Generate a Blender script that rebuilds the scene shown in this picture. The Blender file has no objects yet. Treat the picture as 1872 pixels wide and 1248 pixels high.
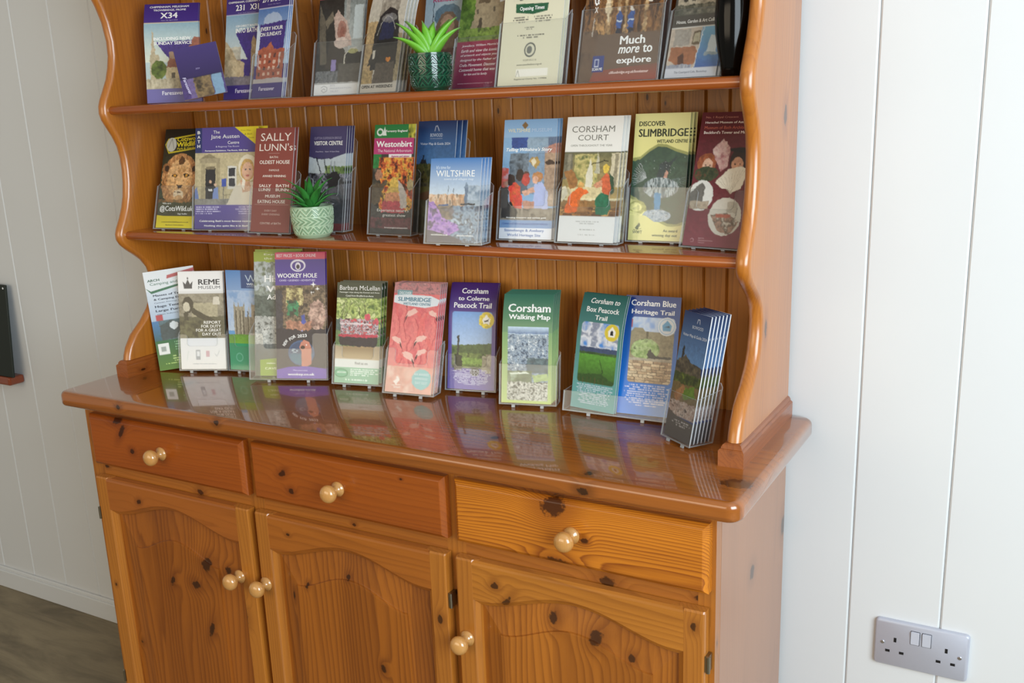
import bpy, bmesh, math, random
import numpy as np
from mathutils import Matrix, Vector, Euler

# ------------------------------------------------------------------ camera
S = bpy.context.scene
COL = S.collection
CAMP = dict(rx=1.314, ry=-.0418, rz=.5371, f=1828.933, px=908.567, py=662.8897)
CPOS = Vector((1.7757, -1.2255, .5362))
cam_d = bpy.data.cameras.new('camera')
cam = bpy.data.objects.new('camera', cam_d)
COL.objects.link(cam)
_R = Matrix.Rotation(CAMP['rz'], 3, 'Z') @ Matrix.Rotation(CAMP['rx'], 3, 'X') @ Matrix.Rotation(CAMP['ry'], 3, 'Z')
cam.matrix_world = Matrix.Translation(CPOS) @ _R.to_4x4()
cam_d.sensor_width = 36.0
cam_d.lens = CAMP['f'] / 1872 * 36
cam_d.shift_x = (936 - CAMP['px']) / 1872
cam_d.shift_y = (CAMP['py'] - 624) / 1872
cam_d.clip_start = .02
S.camera = cam

# ------------------------------------------------------------------ world, lights, exposure
S.view_settings.view_transform = 'Standard'
S.view_settings.look = 'None'
S.view_settings.gamma = 1
S.view_settings.use_curve_mapping = False
S.view_settings.exposure = 0.04
w = bpy.data.worlds.new('world')
S.world = w
w.use_nodes = True
w.node_tree.nodes['Background'].inputs[0].default_value = (1.0, .93, .80, 1)
w.node_tree.nodes['Background'].inputs[1].default_value = .33


def area(name, loc, target, sx, sy, power, color):
    l = bpy.data.lights.new(name, 'AREA')
    l.shape = 'RECTANGLE'
    l.size, l.size_y = sx, sy
    l.energy = power
    l.color = color
    o = bpy.data.objects.new(name, l)
    COL.objects.link(o)
    o.location = loc
    o.rotation_euler = (Vector(target) - Vector(loc)).to_track_quat('-Z', 'Y').to_euler()
    return o


area('window_light', (3.15, -1.35, .7), (.9, .3, .1), 1.5, 1.5, 78, (.80, .92, 1.0))
area('room_light', (.2, -2.9, .7), (.6, .3, .1), 2.4, 1.3, 27, (1.0, .84, .62))

# ------------------------------------------------------------------ helpers
FLOOR = -.8485
YW = .4195          # wall surface
YB = .4103          # back of the dresser


def lin(c):
    if isinstance(c, str):
        c = [int(c[i:i + 2], 16) for i in (0, 2, 4)]
    c = np.asarray(c, float) / 255.
    return np.where(c <= .04045, c / 12.92, ((c + .055) / 1.055) ** 2.4)


def l4(c):
    return tuple(lin(c)) + (1.,)


def props(o, label=None, cat=None, group=None, kind=None):
    if label: o['label'] = label
    if cat: o['category'] = cat
    if group: o['group'] = group
    if kind: o['kind'] = kind
    return o


def thing(name, label, cat, loc=(0, 0, 0), rot=None, group=None):
    o = bpy.data.objects.new(name, None)
    o.empty_display_size = .05
    COL.objects.link(o)
    o.location = loc
    if rot is not None: o.rotation_euler = rot
    return props(o, label, cat, group)


def base_of(o):
    v = Vector((0, 0, 0))
    while o is not None:
        v += o.location
        o = o.parent
    return v


def link(name, me, parent=None):
    o = bpy.data.objects.new(name, me)
    COL.objects.link(o)
    if parent is not None: o.parent = parent
    return o


def mk(name, V, F, mat, parent=None, smooth=False, world=True, label=None, recalc=True, smooth_angle=None):
    """mesh object; V in world coordinates (world=True) for an unrotated parent chain, else local"""
    off = base_of(parent) if (parent is not None and world) else Vector((0, 0, 0))
    me = bpy.data.meshes.new(name)
    me.from_pydata([(v[0] - off.x, v[1] - off.y, v[2] - off.z) for v in V], [], F)
    if recalc:
        bm = bmesh.new(); bm.from_mesh(me)
        bmesh.ops.recalc_face_normals(bm, faces=bm.faces)
        bm.to_mesh(me); bm.free()
    for m in (mat if isinstance(mat, (list, tuple)) else [mat]): me.materials.append(m)
    if smooth or smooth_angle:
        me.shade_smooth()
        if smooth_angle: me.set_sharp_from_angle(angle=smooth_angle)
    o = link(name, me, parent)
    if label: o['label'] = label
    return o


def box(x0, x1, y0, y1, z0, z1):
    V = [(x, y, z) for z in (z0, z1) for y in (y0, y1) for x in (x0, x1)]
    F = [(0, 1, 3, 2), (4, 6, 7, 5), (0, 4, 5, 1), (1, 5, 7, 3), (3, 7, 6, 2), (2, 6, 4, 0)]
    return V, F


def join(*parts):
    V, F = [], []
    for v, f in parts:
        n = len(V)
        V += list(v)
        F += [tuple(i + n for i in q) for q in f]
    return V, F


def bbox(x0, x1, y0, y1, z0, z1, b=.002, seg=2):
    """bevelled box -> V,F"""
    bm = bmesh.new()
    V, F = box(x0, x1, y0, y1, z0, z1)
    vs = [bm.verts.new(v) for v in V]
    for f in F: bm.faces.new([vs[i] for i in f])
    bmesh.ops.recalc_face_normals(bm, faces=bm.faces)
    bmesh.ops.bevel(bm, geom=list(bm.edges), offset=b, segments=seg, affect='EDGES', profile=.5)
    bm.verts.index_update()
    out = [tuple(v.co) for v in bm.verts], [tuple(v.index for v in f.verts) for f in bm.faces]
    bm.free()
    return out


def loft(rings, closed=True, caps=True):
    n = len(rings[0])
    V = [p for r in rings for p in r]
    F = []
    for k in range(len(rings) - 1):
        for i in range(n if closed else n - 1):
            j = (i + 1) % n
            F.append((k * n + i, k * n + j, (k + 1) * n + j, (k + 1) * n + i))
    if caps:
        F.append(tuple(range(n - 1, -1, -1)))
        F.append(tuple((len(rings) - 1) * n + i for i in range(n)))
    return V, F


def lathe(prof, n=24, axis='Z', c=(0, 0, 0)):
    rings = []
    for r, h in prof:
        ring = []
        for i in range(n):
            a = 2 * math.pi * i / n
            p = (r * math.cos(a), r * math.sin(a), h) if axis == 'Z' else (r * math.cos(a), -h, r * math.sin(a))
            ring.append((p[0] + c[0], p[1] + c[1], p[2] + c[2]))
        rings.append(ring)
    return loft(rings)


# ------------------------------------------------------------------ materials
def newmat(name):
    m = bpy.data.materials.new(name)
    m.use_nodes = True
    nt = m.node_tree
    b = nt.nodes['Principled BSDF']
    return m, nt, b


class NB:
    def __init__(s, nt): s.nt = nt

    def n(s, t, **kw):
        x = s.nt.nodes.new(t)
        for k, v in kw.items(): setattr(x, k, v)
        return x

    def inp(s, sock, v):
        if isinstance(v, bpy.types.NodeSocket): s.nt.links.new(v, sock)
        else: sock.default_value = v

    def m(s, op, a, b=0., c=0., clamp=False):
        x = s.n('ShaderNodeMath', operation=op, use_clamp=clamp)
        s.inp(x.inputs[0], a); s.inp(x.inputs[1], b)
        if len(x.inputs) > 2: s.inp(x.inputs[2], c)
        return x.outputs[0]

    def v(s, op, a, b=(0, 0, 0)):
        x = s.n('ShaderNodeVectorMath', operation=op)
        s.inp(x.inputs[0], a)
        if op == 'SCALE': s.inp(x.inputs['Scale'], b)
        else: s.inp(x.inputs[1], b)
        return x.outputs['Value'] if op in ('LENGTH', 'DISTANCE', 'DOT_PRODUCT') else x.outputs[0]

    def mix(s, f, a, b, mode='MIX'):
        x = s.n('ShaderNodeMix', data_type='RGBA', blend_type=mode)
        s.inp(x.inputs[0], f); s.inp(x.inputs[6], a); s.inp(x.inputs[7], b)
        return x.outputs[2]

    def noise(s, vec, scale=1., detail=3., rough=.5, dist=0.):
        x = s.n('ShaderNodeTexNoise')
        s.inp(x.inputs['Vector'], vec); x.inputs['Scale'].default_value = scale
        x.inputs['Detail'].default_value = detail; x.inputs['Roughness'].default_value = rough
        x.inputs['Distortion'].default_value = dist
        return x.outputs['Fac']

    def sm(s, x, a, b):
        r = s.n('ShaderNodeMapRange', interpolation_type='SMOOTHSTEP')
        s.inp(r.inputs['Value'], x); r.inputs['From Min'].default_value = a; r.inputs['From Max'].default_value = b
        return r.outputs['Result']


def plain(name, col, rough=.5, metal=0., coat=0., bump=0., bscale=200.):
    m, nt, b = newmat(name)
    nb = NB(nt)
    b.inputs['Base Color'].default_value = l4(col)
    b.inputs['Roughness'].default_value = rough
    b.inputs['Metallic'].default_value = metal
    b.inputs['Coat Weight'].default_value = coat
    b.inputs['Coat Roughness'].default_value = .08
    if name == 'black_glaze': b.inputs['Specular IOR Level'].default_value = .25
    tc = nb.n('ShaderNodeTexCoord')
    n = nb.noise(tc.outputs['Object'], bscale, 2)
    c = nb.mix(nb.m('MULTIPLY', n, .18), l4(col), tuple(x * .8 for x in l4(col)[:3]) + (1,))
    nt.links.new(c, b.inputs['Base Color'])
    if bump:
        bp = nb.n('ShaderNodeBump'); bp.inputs['Strength'].default_value = bump; bp.inputs['Distance'].default_value = .001
        nt.links.new(n, bp.inputs['Height']); nt.links.new(bp.outputs[0], b.inputs['Normal'])
    return m


def wood(name, axis, light, dark, knots=(), base=(0, 0, 0), rough=.32, coat=.5, coatr=.1, ring=110., rndk=0., rnd=True, contrast=.55, staves=0.):
    """pine: ring lines that swell round the knots, fibres, slow colour drift. knots = [(x,y,z,r)] in world coordinates"""
    m, nt, b = newmat(name)
    nb = NB(nt)
    tc = nb.n('ShaderNodeTexCoord').outputs['Object']
    P = tc
    if rnd:
        oi = nb.n('ShaderNodeObjectInfo').outputs['Random']
        P = nb.v('ADD', tc, nb.v('SCALE', (3.1, 2.3, 4.7), oi))
    ax = 'XYZ'.index(axis)
    sc = [1., 1., 1.]; sc[ax] = .09
    Q = nb.v('MULTIPLY', P, tuple(sc))
    low = nb.noise(Q, 7., 2, .5)
    mid = nb.noise(Q, 30., 3, .6)
    sf = [1., 1., 1.]; sf[ax] = .03
    fib = nb.noise(nb.v('MULTIPLY', P, tuple(sf)), 420., 2, .5)
    sep = nb.n('ShaderNodeSeparateXYZ'); nb.inp(sep.inputs[0], P)
    oth = [i for i in range(3) if i != ax]
    d = nb.m('ADD', sep.outputs[oth[0]], nb.m('MULTIPLY', sep.outputs[oth[1]], .9))
    d = nb.m('ADD', d, nb.m('MULTIPLY', low, .16))
    d = nb.m('ADD', d, nb.m('MULTIPLY', mid, .012))
    kmask = None; halo = None
    for kn in knots:
        kx, ky, kz, r = kn[:4]
        asp = kn[4] if len(kn) > 4 else 1.5
        kv = [1 / r] * 3; kv[ax] /= asp; kv[1] *= .5
        wob = nb.v('SUBTRACT', tc, (kx - base[0], ky - base[1], kz - base[2]))
        if len(kn) > 5:
            ro = nb.n('ShaderNodeVectorRotate', rotation_type='Y_AXIS')
            nb.inp(ro.inputs['Vector'], wob); ro.inputs['Angle'].default_value = math.radians(kn[5]); wob = ro.outputs[0]
        dist = nb.v('LENGTH', nb.v('MULTIPLY', wob, tuple(kv)))
        g = nb.m('EXPONENT', nb.m('MULTIPLY', nb.m('POWER', nb.m('MULTIPLY', dist, .42), 2.), -1.))
        d = nb.m('ADD', d, nb.m('MULTIPLY', g, r * 2.6))
        dd = nb.m('ADD', dist, nb.m('MULTIPLY', nb.m('SUBTRACT', nb.noise(P, 160., 2), .5), 1.1))
        k = nb.sm(dd, 1.12, .72)
        h = nb.m('MULTIPLY', nb.sm(dist, 3.2, .8), .5)
        kmask = k if kmask is None else nb.m('MAXIMUM', kmask, k)
        halo = h if halo is None else nb.m('MAXIMUM', halo, h)
    if rndk:
        vo = nb.n('ShaderNodeTexVoronoi')
        vs = [9., 9., 9.]; vs[ax] = 3.6
        nb.inp(vo.inputs['Vector'], nb.v('MULTIPLY', P, tuple(vs)))
        dist = nb.m('ADD', vo.outputs['Distance'], nb.m('MULTIPLY', nb.m('SUBTRACT', mid, .5), .08))
        csep = nb.n('ShaderNodeSeparateColor'); nb.inp(csep.inputs[0], vo.outputs['Color'])
        on = nb.m('GREATER_THAN', csep.outputs[0], 1 - rndk)
        k = nb.m('MULTIPLY', nb.sm(dist, .13, .085), on)
        h = nb.m('MULTIPLY', nb.m('MULTIPLY', nb.sm(dist, .42, .1), .45), on)
        d = nb.m('ADD', d, nb.m('MULTIPLY', nb.m('MULTIPLY', nb.m('EXPONENT', nb.m('MULTIPLY', dist, -5.)), .03), on))
        kmask = k if kmask is None else nb.m('MAXIMUM', kmask, k)
        halo = h if halo is None else nb.m('MAXIMUM', halo, h)
    fr = nb.m('FRACT', nb.m('MULTIPLY', d, ring))
    late = nb.m('MULTIPLY', nb.m('POWER', fr, 2.2), nb.sm(fr, 1.0, .86))
    f = nb.m('MULTIPLY', late, contrast)
    f = nb.m('ADD', f, nb.m('MULTIPLY', nb.m('SUBTRACT', nb.noise(Q, 16., 2), .45), .9))
    f = nb.m('ADD', f, nb.m('MULTIPLY', nb.m('SUBTRACT', fib, .5), .35), clamp=True)
    col = nb.mix(f, l4(light), l4(dark))
    if staves:
        # glued staves: each strip a little lighter or darker
        st = nb.m('FLOOR', nb.m('DIVIDE', sep.outputs[oth[0]], staves))
        wn = nb.n('ShaderNodeTexWhiteNoise', noise_dimensions='1D'); nb.inp(wn.inputs['W'], st)
        col = nb.mix(nb.m('MULTIPLY', wn.outputs['Value'], .45), col, l4(dark))
    if halo is not None:
        col = nb.mix(halo, col, l4(dark))
        kc = tuple(np.array(l4(dark)[:3]) * .24) + (1,)
        col = nb.mix(nb.m('MULTIPLY', kmask, .92), col, kc)
    nt.links.new(col, b.inputs['Base Color'])
    b.inputs['Roughness'].default_value = rough
    b.inputs['Coat Weight'].default_value = coat
    b.inputs['Coat Roughness'].default_value = coatr
    bp = nb.n('ShaderNodeBump'); bp.inputs['Strength'].default_value = .12; bp.inputs['Distance'].default_value = .0006
    nt.links.new(nb.m('SUBTRACT', fib, late), bp.inputs['Height'])
    nt.links.new(bp.outputs[0], b.inputs['Normal'])
    return m


def attr_mat(name, rough, coat):
    m, nt, b = newmat(name)
    a = nt.nodes.new('ShaderNodeAttribute'); a.attribute_name = 'print'
    nt.links.new(a.outputs['Color'], b.inputs['Base Color'])
    b.inputs['Roughness'].default_value = rough
    b.inputs['Coat Weight'].default_value = coat
    b.inputs['Coat Roughness'].default_value = .12
    return m


def acrylic(name, tint, refl, diff):
    m, nt, b = newmat(name)
    nt.nodes.remove(b)
    nb = NB(nt)
    out = nt.nodes['Material Output']
    tr = nb.n('ShaderNodeBsdfTransparent'); tr.inputs[0].default_value = tint
    gl = nb.n('ShaderNodeBsdfGlossy'); gl.inputs['Roughness'].default_value = .06
    lw = nb.n('ShaderNodeLayerWeight'); lw.inputs[0].default_value = .5
    mx = nb.n('ShaderNodeMixShader')
    f = nb.m('ADD', nb.m('MULTIPLY', nb.m('POWER', lw.outputs['Facing'], 4.), .8 * refl), .035 * refl, clamp=True)
    nt.links.new(f, mx.inputs[0]); nt.links.new(tr.outputs[0], mx.inputs[1]); nt.links.new(gl.outputs[0], mx.inputs[2])
    df = nb.n('ShaderNodeBsdfDiffuse'); df.inputs[0].default_value = (.85, .88, .9, 1)
    m2 = nb.n('ShaderNodeMixShader'); m2.inputs[0].default_value = diff
    nt.links.new(mx.outputs[0], m2.inputs[1]); nt.links.new(df.outputs[0], m2.inputs[2])
    nt.links.new(m2.outputs[0], out.inputs['Surface'])
    return m


attr_glaze = attr_mat
BS = (.7, .22, FLOOR)       # base of the sideboard
FR = (.7, .28, 0.)          # base of the rack
M = {}
M['top'] = wood('worktop_pine', 'X', 'a25c20', '60300e', [(.185,.0,-.011,.0048,1.3),(.448,.0,-.009,.005,1.3),(1.181,.0,-.019,.006,1.6),(1.386,.076,0,.009,2.6),(1.179,.025,0,.004,1.5),(.217,.153,0,.007,1.6),(.971,.109,0,.004,2.)], BS, rough=.22, coat=1., coatr=.04, ring=60, contrast=.4, rnd=False, staves=.085)
M['rail'] = wood('rail_pine', 'X', 'ad6826', '763c12', [(0.345, 0.036, -0.175, 0.006), (1.202, 0.036, -0.175, 0.0085, 1.6), (1.345, 0.036, -0.169, 0.004), (0.72, 0.036, -0.172, 0.003), (0.078, 0.036, -0.162, 0.004)], BS, contrast=.4)
M['stile'] = wood('stile_pine', 'Z', 'b06c26', '784014', rndk=.35, contrast=.45)
M['dr1'] = wood('drawer_pine_red', 'X', 'a04f12', '6c2c07', [(0.152, 0.016, -0.048, 0.008, 1.6), (0.164, 0.016, -0.069, 0.0055, 3.2, 55), (0.188, 0.016, -0.107, 0.0058, 1.1)], BS, contrast=.35)
M['dr2'] = wood('drawer_pine_brown', 'X', 'a05114', '6c2e08', [(0.582, 0.016, -0.091, 0.0055, 1.7, 30), (0.599, 0.016, -0.122, 0.0055, 1.2), (0.843, 0.016, -0.06, 0.002)], BS, contrast=.38)
M['dr3'] = wood('drawer_pine_golden', 'X', 'd07e20', '7c3608', [(1.124, 0.016, -0.058, 0.016, 1.35, 12), (1.126, 0.016, -0.151, 0.009, 2.4), (1.175, 0.016, -0.105, 0.0048, 1.2)], BS, contrast=.95, ring=150)
M['pan1'] = wood('panel_pine_left', 'Z', 'aa621e', '6c340c', [(0.255, 0.02, -0.373, 0.0055, 2.2, -25), (0.321, 0.02, -0.368, 0.012, 0.75), (0.356, 0.02, -0.318, 0.012, 1.2, -20), (0.35, 0.02, -0.459, 0.0065, 3.0, -20), (0.409, 0.02, -0.322, 0.007, 1.2), (0.12, 0.02, -0.55, 0.005)], BS, contrast=.8, ring=80, staves=.062, rnd=False)
M['pan2'] = wood('panel_pine_middle', 'Z', 'a6601c', '6a340d', [(0.574, 0.02, -0.336, 0.003, 3.5), (0.709, 0.02, -0.268, 0.005, 1.2), (0.612, 0.02, -0.305, 0.004, 1.4), (0.776, 0.02, -0.43, 0.006, 1.5), (0.88, 0.02, -0.285, 0.004)], BS, contrast=.8, ring=80, staves=.071, rnd=False)
M['pan3'] = wood('panel_pine_right', 'Z', 'b46c22', '743b0d', [(1.114, 0.02, -0.25, 0.0085, 1.3), (1.189, 0.02, -0.265, 0.0105, 1.2, -25), (1.247, 0.02, -0.285, 0.0058, 1.2), (1.1, 0.02, -0.4, 0.004)], BS, contrast=.8, ring=80, staves=.083, rnd=False)
M['drail1'] = wood('door_rail_left', 'X', 'a65e22', '70360e', [(0.186, 0.016, -0.215, 0.005, 1.3, 30)], BS, contrast=.4)
M['drail2'] = wood('door_rail_middle', 'X', 'a8611f', '70370e', [(0.58, 0.016, -0.21, 0.003)], BS, contrast=.4)
M['drail3'] = wood('door_rail_right', 'X', 'b87428', '7a400f', [(1.014, 0.016, -0.215, 0.0062, 1.2), (1.034, 0.016, -0.24, 0.005, 3.0, 50)], BS, contrast=.5)
M['dst'] = wood('door_stile', 'Z', 'b57128', '7a4114', [(0.445, 0.016, -0.408, 0.0105, 1.5), (1.345, 0.016, -0.205, 0.0045, 1.6), (0.905, 0.016, -0.3, 0.005, 1.8), (0.078, 0.016, -0.42, 0.003)], BS, contrast=.45, rnd=False)
M['side'] = wood('side_pine', 'Z', 'a36c45', '80502f', [(1.37, .218, -.204, .006, 2.2), (1.37, .401, -.198, .006, 3.)], BS, contrast=.25, rough=.4, coat=1., coatr=.3)
M['rackside'] = wood('rack_side_pine', 'Z', 'b76e20', '864411', [(1.37, .26, .183, .003, 5.), (1.37, .213, .226, .0035, 4.), (1.37, .336, .496, .004, 4.)], FR, contrast=.35, rough=.34, coat=1., coatr=.22)
M['foot'] = wood('foot_pine', 'Y', '98521f', '652c0c', rndk=.5, contrast=.4)
M['shelf'] = wood('shelf_pine', 'X', 'a0521a', '6c2e0c', rough=.25, coat=.9, coatr=.06, contrast=.35)
M['plank'] = wood('back_plank_pine', 'Z', 'c4802f', '7e4716', rndk=.2, contrast=.5, coat=.12, rough=.5)
M['knob'] = wood('knob_beech', 'Z', 'cb9554', 'a8702f', rough=.2, coat=1., coatr=.05, contrast=.3, ring=300)
M['dark'] = plain('dark_gap', '2a1408', .8)
M['print'] = attr_mat('printed_card', .38, .35)
M['ink'] = attr_mat('printed_ink', .42, .2)
M['paper'] = plain('white_paper_edge', 'e8ebee', .7)
M['acrylic'] = acrylic('clear_acrylic', (.985, .99, .99, 1), 1.0, .012)
M['acredge'] = acrylic('acrylic_edge', (.75, .79, .79, 1), 1.4, .3)
M['metal'] = plain('hinge_steel', '9a9484', .3, 1.)
M['faceplate'] = plain('satin_steel_plate', 'bcbfcc', .42, .25)
M['switch'] = plain('rocker_plastic', 'c3c6d2', .35)
M['slot'] = plain('slot_black', '0b0c10', .5)
M['screw'] = plain('screw_steel', 'c9c9d0', .25, 1.)
M['black'] = plain('black_glaze', '020202', .12, 0, 0.)
M['potg'] = attr_glaze('dark_green_glaze', .14, .7)
M['potm'] = attr_glaze('sage_green_glaze', .3, .4)
M['soil'] = plain('potting_soil', '2b1d12', .95, bump=.8)
M['wallpaint'] = plain('white_wall_paint', 'd9dbdc', .55, bscale=5.)
M['bb'] = plain('skirting_paint', 'd8dadb', .5, bscale=5.)
M['signw'] = wood('wall_shelf_wood', 'X', '8a3f20', '5c2410', contrast=.3)


def leafmat(name, c0, c1, tipc):
    m, nt, b = newmat(name)
    nb = NB(nt)
    tc = nb.n('ShaderNodeTexCoord').outputs['Generated']
    sp = nb.n('ShaderNodeSeparateXYZ'); nb.inp(sp.inputs[0], tc)
    n = nb.noise(tc, 6., 2)
    c = nb.mix(n, l4(c0), l4(c1))
    c = nb.mix(nb.m('MULTIPLY', nb.sm(sp.outputs[2], .8, 1.), .7), c, l4(tipc))
    nt.links.new(c, b.inputs['Base Color'])
    b.inputs['Roughness'].default_value = .4
    b.inputs['Subsurface Weight'].default_value = .1
    b.inputs['Subsurface Radius'].default_value = (.01, .01, .005)
    return m


M['leafa'] = leafmat('aloe_leaf', '7fc23a', '5aa52b', '5a5a4a')
M['leafb'] = leafmat('succulent_leaf', '3f8f3c', '2a6e2c', '2f7a33')


def floormat():
    m, nt, b = newmat('vinyl_wood_floor')
    nb = NB(nt)
    tc = nb.n('ShaderNodeTexCoord').outputs['Object']
    q = nb.v('MULTIPLY', tc, (2.2, 9., 1.))
    n = nb.noise(q, 1.6, 5, .6, .6)
    n2 = nb.noise(nb.v('MULTIPLY', tc, (6., 60., 1.)), 3., 3)
    c = nb.mix(nb.sm(n, .3, .7), l4('655a45'), l4('928468'))
    c = nb.mix(nb.m('MULTIPLY', n2, .4), c, l4('5f503c'))
    nt.links.new(c, b.inputs['Base Color'])
    b.inputs['Roughness'].default_value = .5
    return m


M['floor'] = floormat()

# ------------------------------------------------------------------ setting
fl = mk('floor', *box(-2.6, 4.2, -3.4, YW + .1, FLOOR - .05, FLOOR), M['floor'])
props(fl, kind='structure')
cl = mk('ceiling', *box(-2.6, 4.2, -3.4, YW + .1, 1.75, 1.8), M['wallpaint'])
props(cl, kind='structure')
wb = mk('wall_back', *box(-2.6, 4.2, YW + .008, YW + .1, FLOOR, 1.75), M['wallpaint'])
props(wb, kind='structure')
wb.location = (0, 0, 0)
GS, G0 = .1456, -.5546
H0 = FLOOR
zt = 1.75
first = None
# one tongue-and-groove board: flat face with small chamfers at both edges
b_, d_ = .0032, .0085
sec = [(.0003, d_), (.0003, b_), (b_, 0), (GS - b_, 0), (GS - .0003, b_), (GS - .0003, d_)]
Vb, Fb = loft([[(x, y, 0) for x, y in sec], [(x, y, zt - H0) for x, y in sec]])
for k in range(-13, 32):
    x = G0 + k * GS
    if first is None:
        o = mk('board', Vb, Fb, M['wallpaint'], wb, world=False)
        first = o
    else:
        o = first.copy(); COL.objects.link(o); o.parent = wb
    o.location = (x, YW, H0)
bb = mk('baseboard_back', *join(bbox(-2.6, .034, YW - .014, YW - .0005, FLOOR, FLOOR + .055, .002), bbox(-2.6, .034, YW - .009, YW - .0005, FLOOR + .054, FLOOR + .0651, .003)), M['bb'])
props(bb, kind='structure')
bb2 = mk('baseboard_back', *join(bbox(1.372, 4.2, YW - .014, YW - .0005, FLOOR, FLOOR + .055, .002), bbox(1.372, 4.2, YW - .009, YW - .0005, FLOOR + .054, FLOOR + .0651, .003)), M['bb'])
props(bb2, kind='structure')

# ------------------------------------------------------------------ sideboard
sb = thing('sideboard', 'orange-brown varnished pine sideboard with three drawers over three arched panel doors', 'sideboard', BS)


def worktop():
    X0, X1, Y0, Y1, t, R = 0., 1.4135, 0., YB, .0307, .022
    def outline(ins):
        r = max(R - ins, .004)
        pts = []
        for cx, cy, a0 in ((X0 + ins + r, Y0 + ins + r, 180), (X1 - ins - r, Y0 + ins + r, 270)):
            for i in range(9):
                a = math.radians(a0 + i * 11.25)
                pts.append((cx + r * math.cos(a), cy + r * math.sin(a)))
        r2 = .01
        for cx, cy, a0 in ((X1 - ins - r2, Y1 - r2, 0), (X0 + ins + r2, Y1 - r2, 90)):
            for i in range(4):
                a = math.radians(a0 + i * 30)
                pts.append((cx + r2 * math.cos(a), cy + r2 * math.sin(a)))
        return pts
    prof = []
    for i in range(6):
        a = math.radians(i * 18)
        prof.append((.010 * (1 - math.sin(a)), -.010 * (1 - math.cos(a))))
    prof = [(.010 * (1 - math.sin(math.radians(i * 15))), -.010 * (1 - math.cos(math.radians(i * 15)))) for i in range(7)]
    prof += [(0, -t + .008)] + [(.008 * (1 - math.cos(math.radians(i * 22.5))), -t + .008 - .008 * math.sin(math.radians(i * 22.5))) for i in range(1, 5)]
    rings = [[(x, y, z) for x, y in outline(ins)] for ins, z in prof]
    return loft(rings)


mk('worktop', *worktop(), M['top'], sb, smooth_angle=.5)
CF = .036
xl, xr = .0348, 1.3709
mk('side_panel', *bbox(xl, xl + .02, CF + .0212, YB, FLOOR, -.0307, .0015, 1), M['side'], sb)
mk('side_panel', *bbox(xr - .02, xr, CF + .0212, YB, FLOOR, -.0307, .0015, 1), M['side'], sb)
mk('back_panel', *box(xl + .02, xr - .02, YB - .008, YB - .001, FLOOR + .02, -.032), M['dark'], sb)
mk('top_rail', *box(xl + .001, xr - .026, CF, CF + .022, -.0505, -.0307), M['rail'], sb)
mk('middle_rail', *box(xl + .001, xr - .026, CF, CF + .022, -.19, -.145), M['rail'], sb)
mk('bottom_rail', *box(xl + .001, xr - .026, CF, CF + .022, FLOOR + .03, -.79), M['rail'], sb)
mk('plinth', *box(xl + .02, xr - .02, CF + .012, CF + .03, FLOOR, FLOOR + .03), M['rail'], sb)
for xa, xb in ((xl, .072), (.478, .513), (.915, .952), (1.345, xr)):
    if xb - xa > .002:
        mk('stile', *box(xa, xb, CF - .0004, CF + .021, FLOOR + .0305, -.0308), M['stile'], sb)
KP = [(.0135, 0), (.0135, .003), (.0095, .0055), (.0065, .009), (.0062, .012), (.0085, .0155), (.0128, .019), (.0155, .0235), (.016, .0275), (.0148, .032), (.0115, .0358), (.006, .038), (.001, .0385)]
Vk, Fk = lathe(KP, 24, 'Y')
knob_me = None


def knob(parent, x, y, z):
    global knob_me
    if knob_me is None:
        knob_me = bpy.data.meshes.new('knob')
        knob_me.from_pydata(Vk, [], Fk)
        bm = bmesh.new(); bm.from_mesh(knob_me); bmesh.ops.recalc_face_normals(bm, faces=bm.faces); bm.to_mesh(knob_me); bm.free()
        knob_me.shade_smooth(); knob_me.materials.append(M['knob'])
    o = link('knob', knob_me, parent)
    o.location = Vector((x, y, z)) - base_of(parent)
    return o


def slab(x0, x1, z0, z1, yf=.016, yb=CF, c=.007):
    """drawer front: flat face, sloped border"""
    def R(i, y): return [(x0 + i, y, z0 + i), (x1 - i, y, z0 + i), (x1 - i, y, z1 - i), (x0 + i, y, z1 - i)]
    return loft([R(0, yb), R(0, yf + .0075), R(.0015, yf + .0055), R(.0025, yf + .0045), R(c, yf + .0005), R(c + .001, yf)])


for (a, b2), mt, kx in (((.064, .4865), 'dr1', .2725), ((.5055, .925), 'dr2', .708), ((.9435, 1.3645), 'dr3', 1.154)):
    d = mk('drawer', *slab(a, b2, -.1525, -.0448), M[mt], sb)
    knob(d, kx, .016, -.0995)


def arch(x, xa, xb, z0, h):
    t = (x - (xa + xb) / 2) / ((xb - xa) / 2)
    t = max(-1, min(1, t * 1.04))
    return z0 + h * (.5 + .5 * math.cos(math.pi * t)) ** .85


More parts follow.
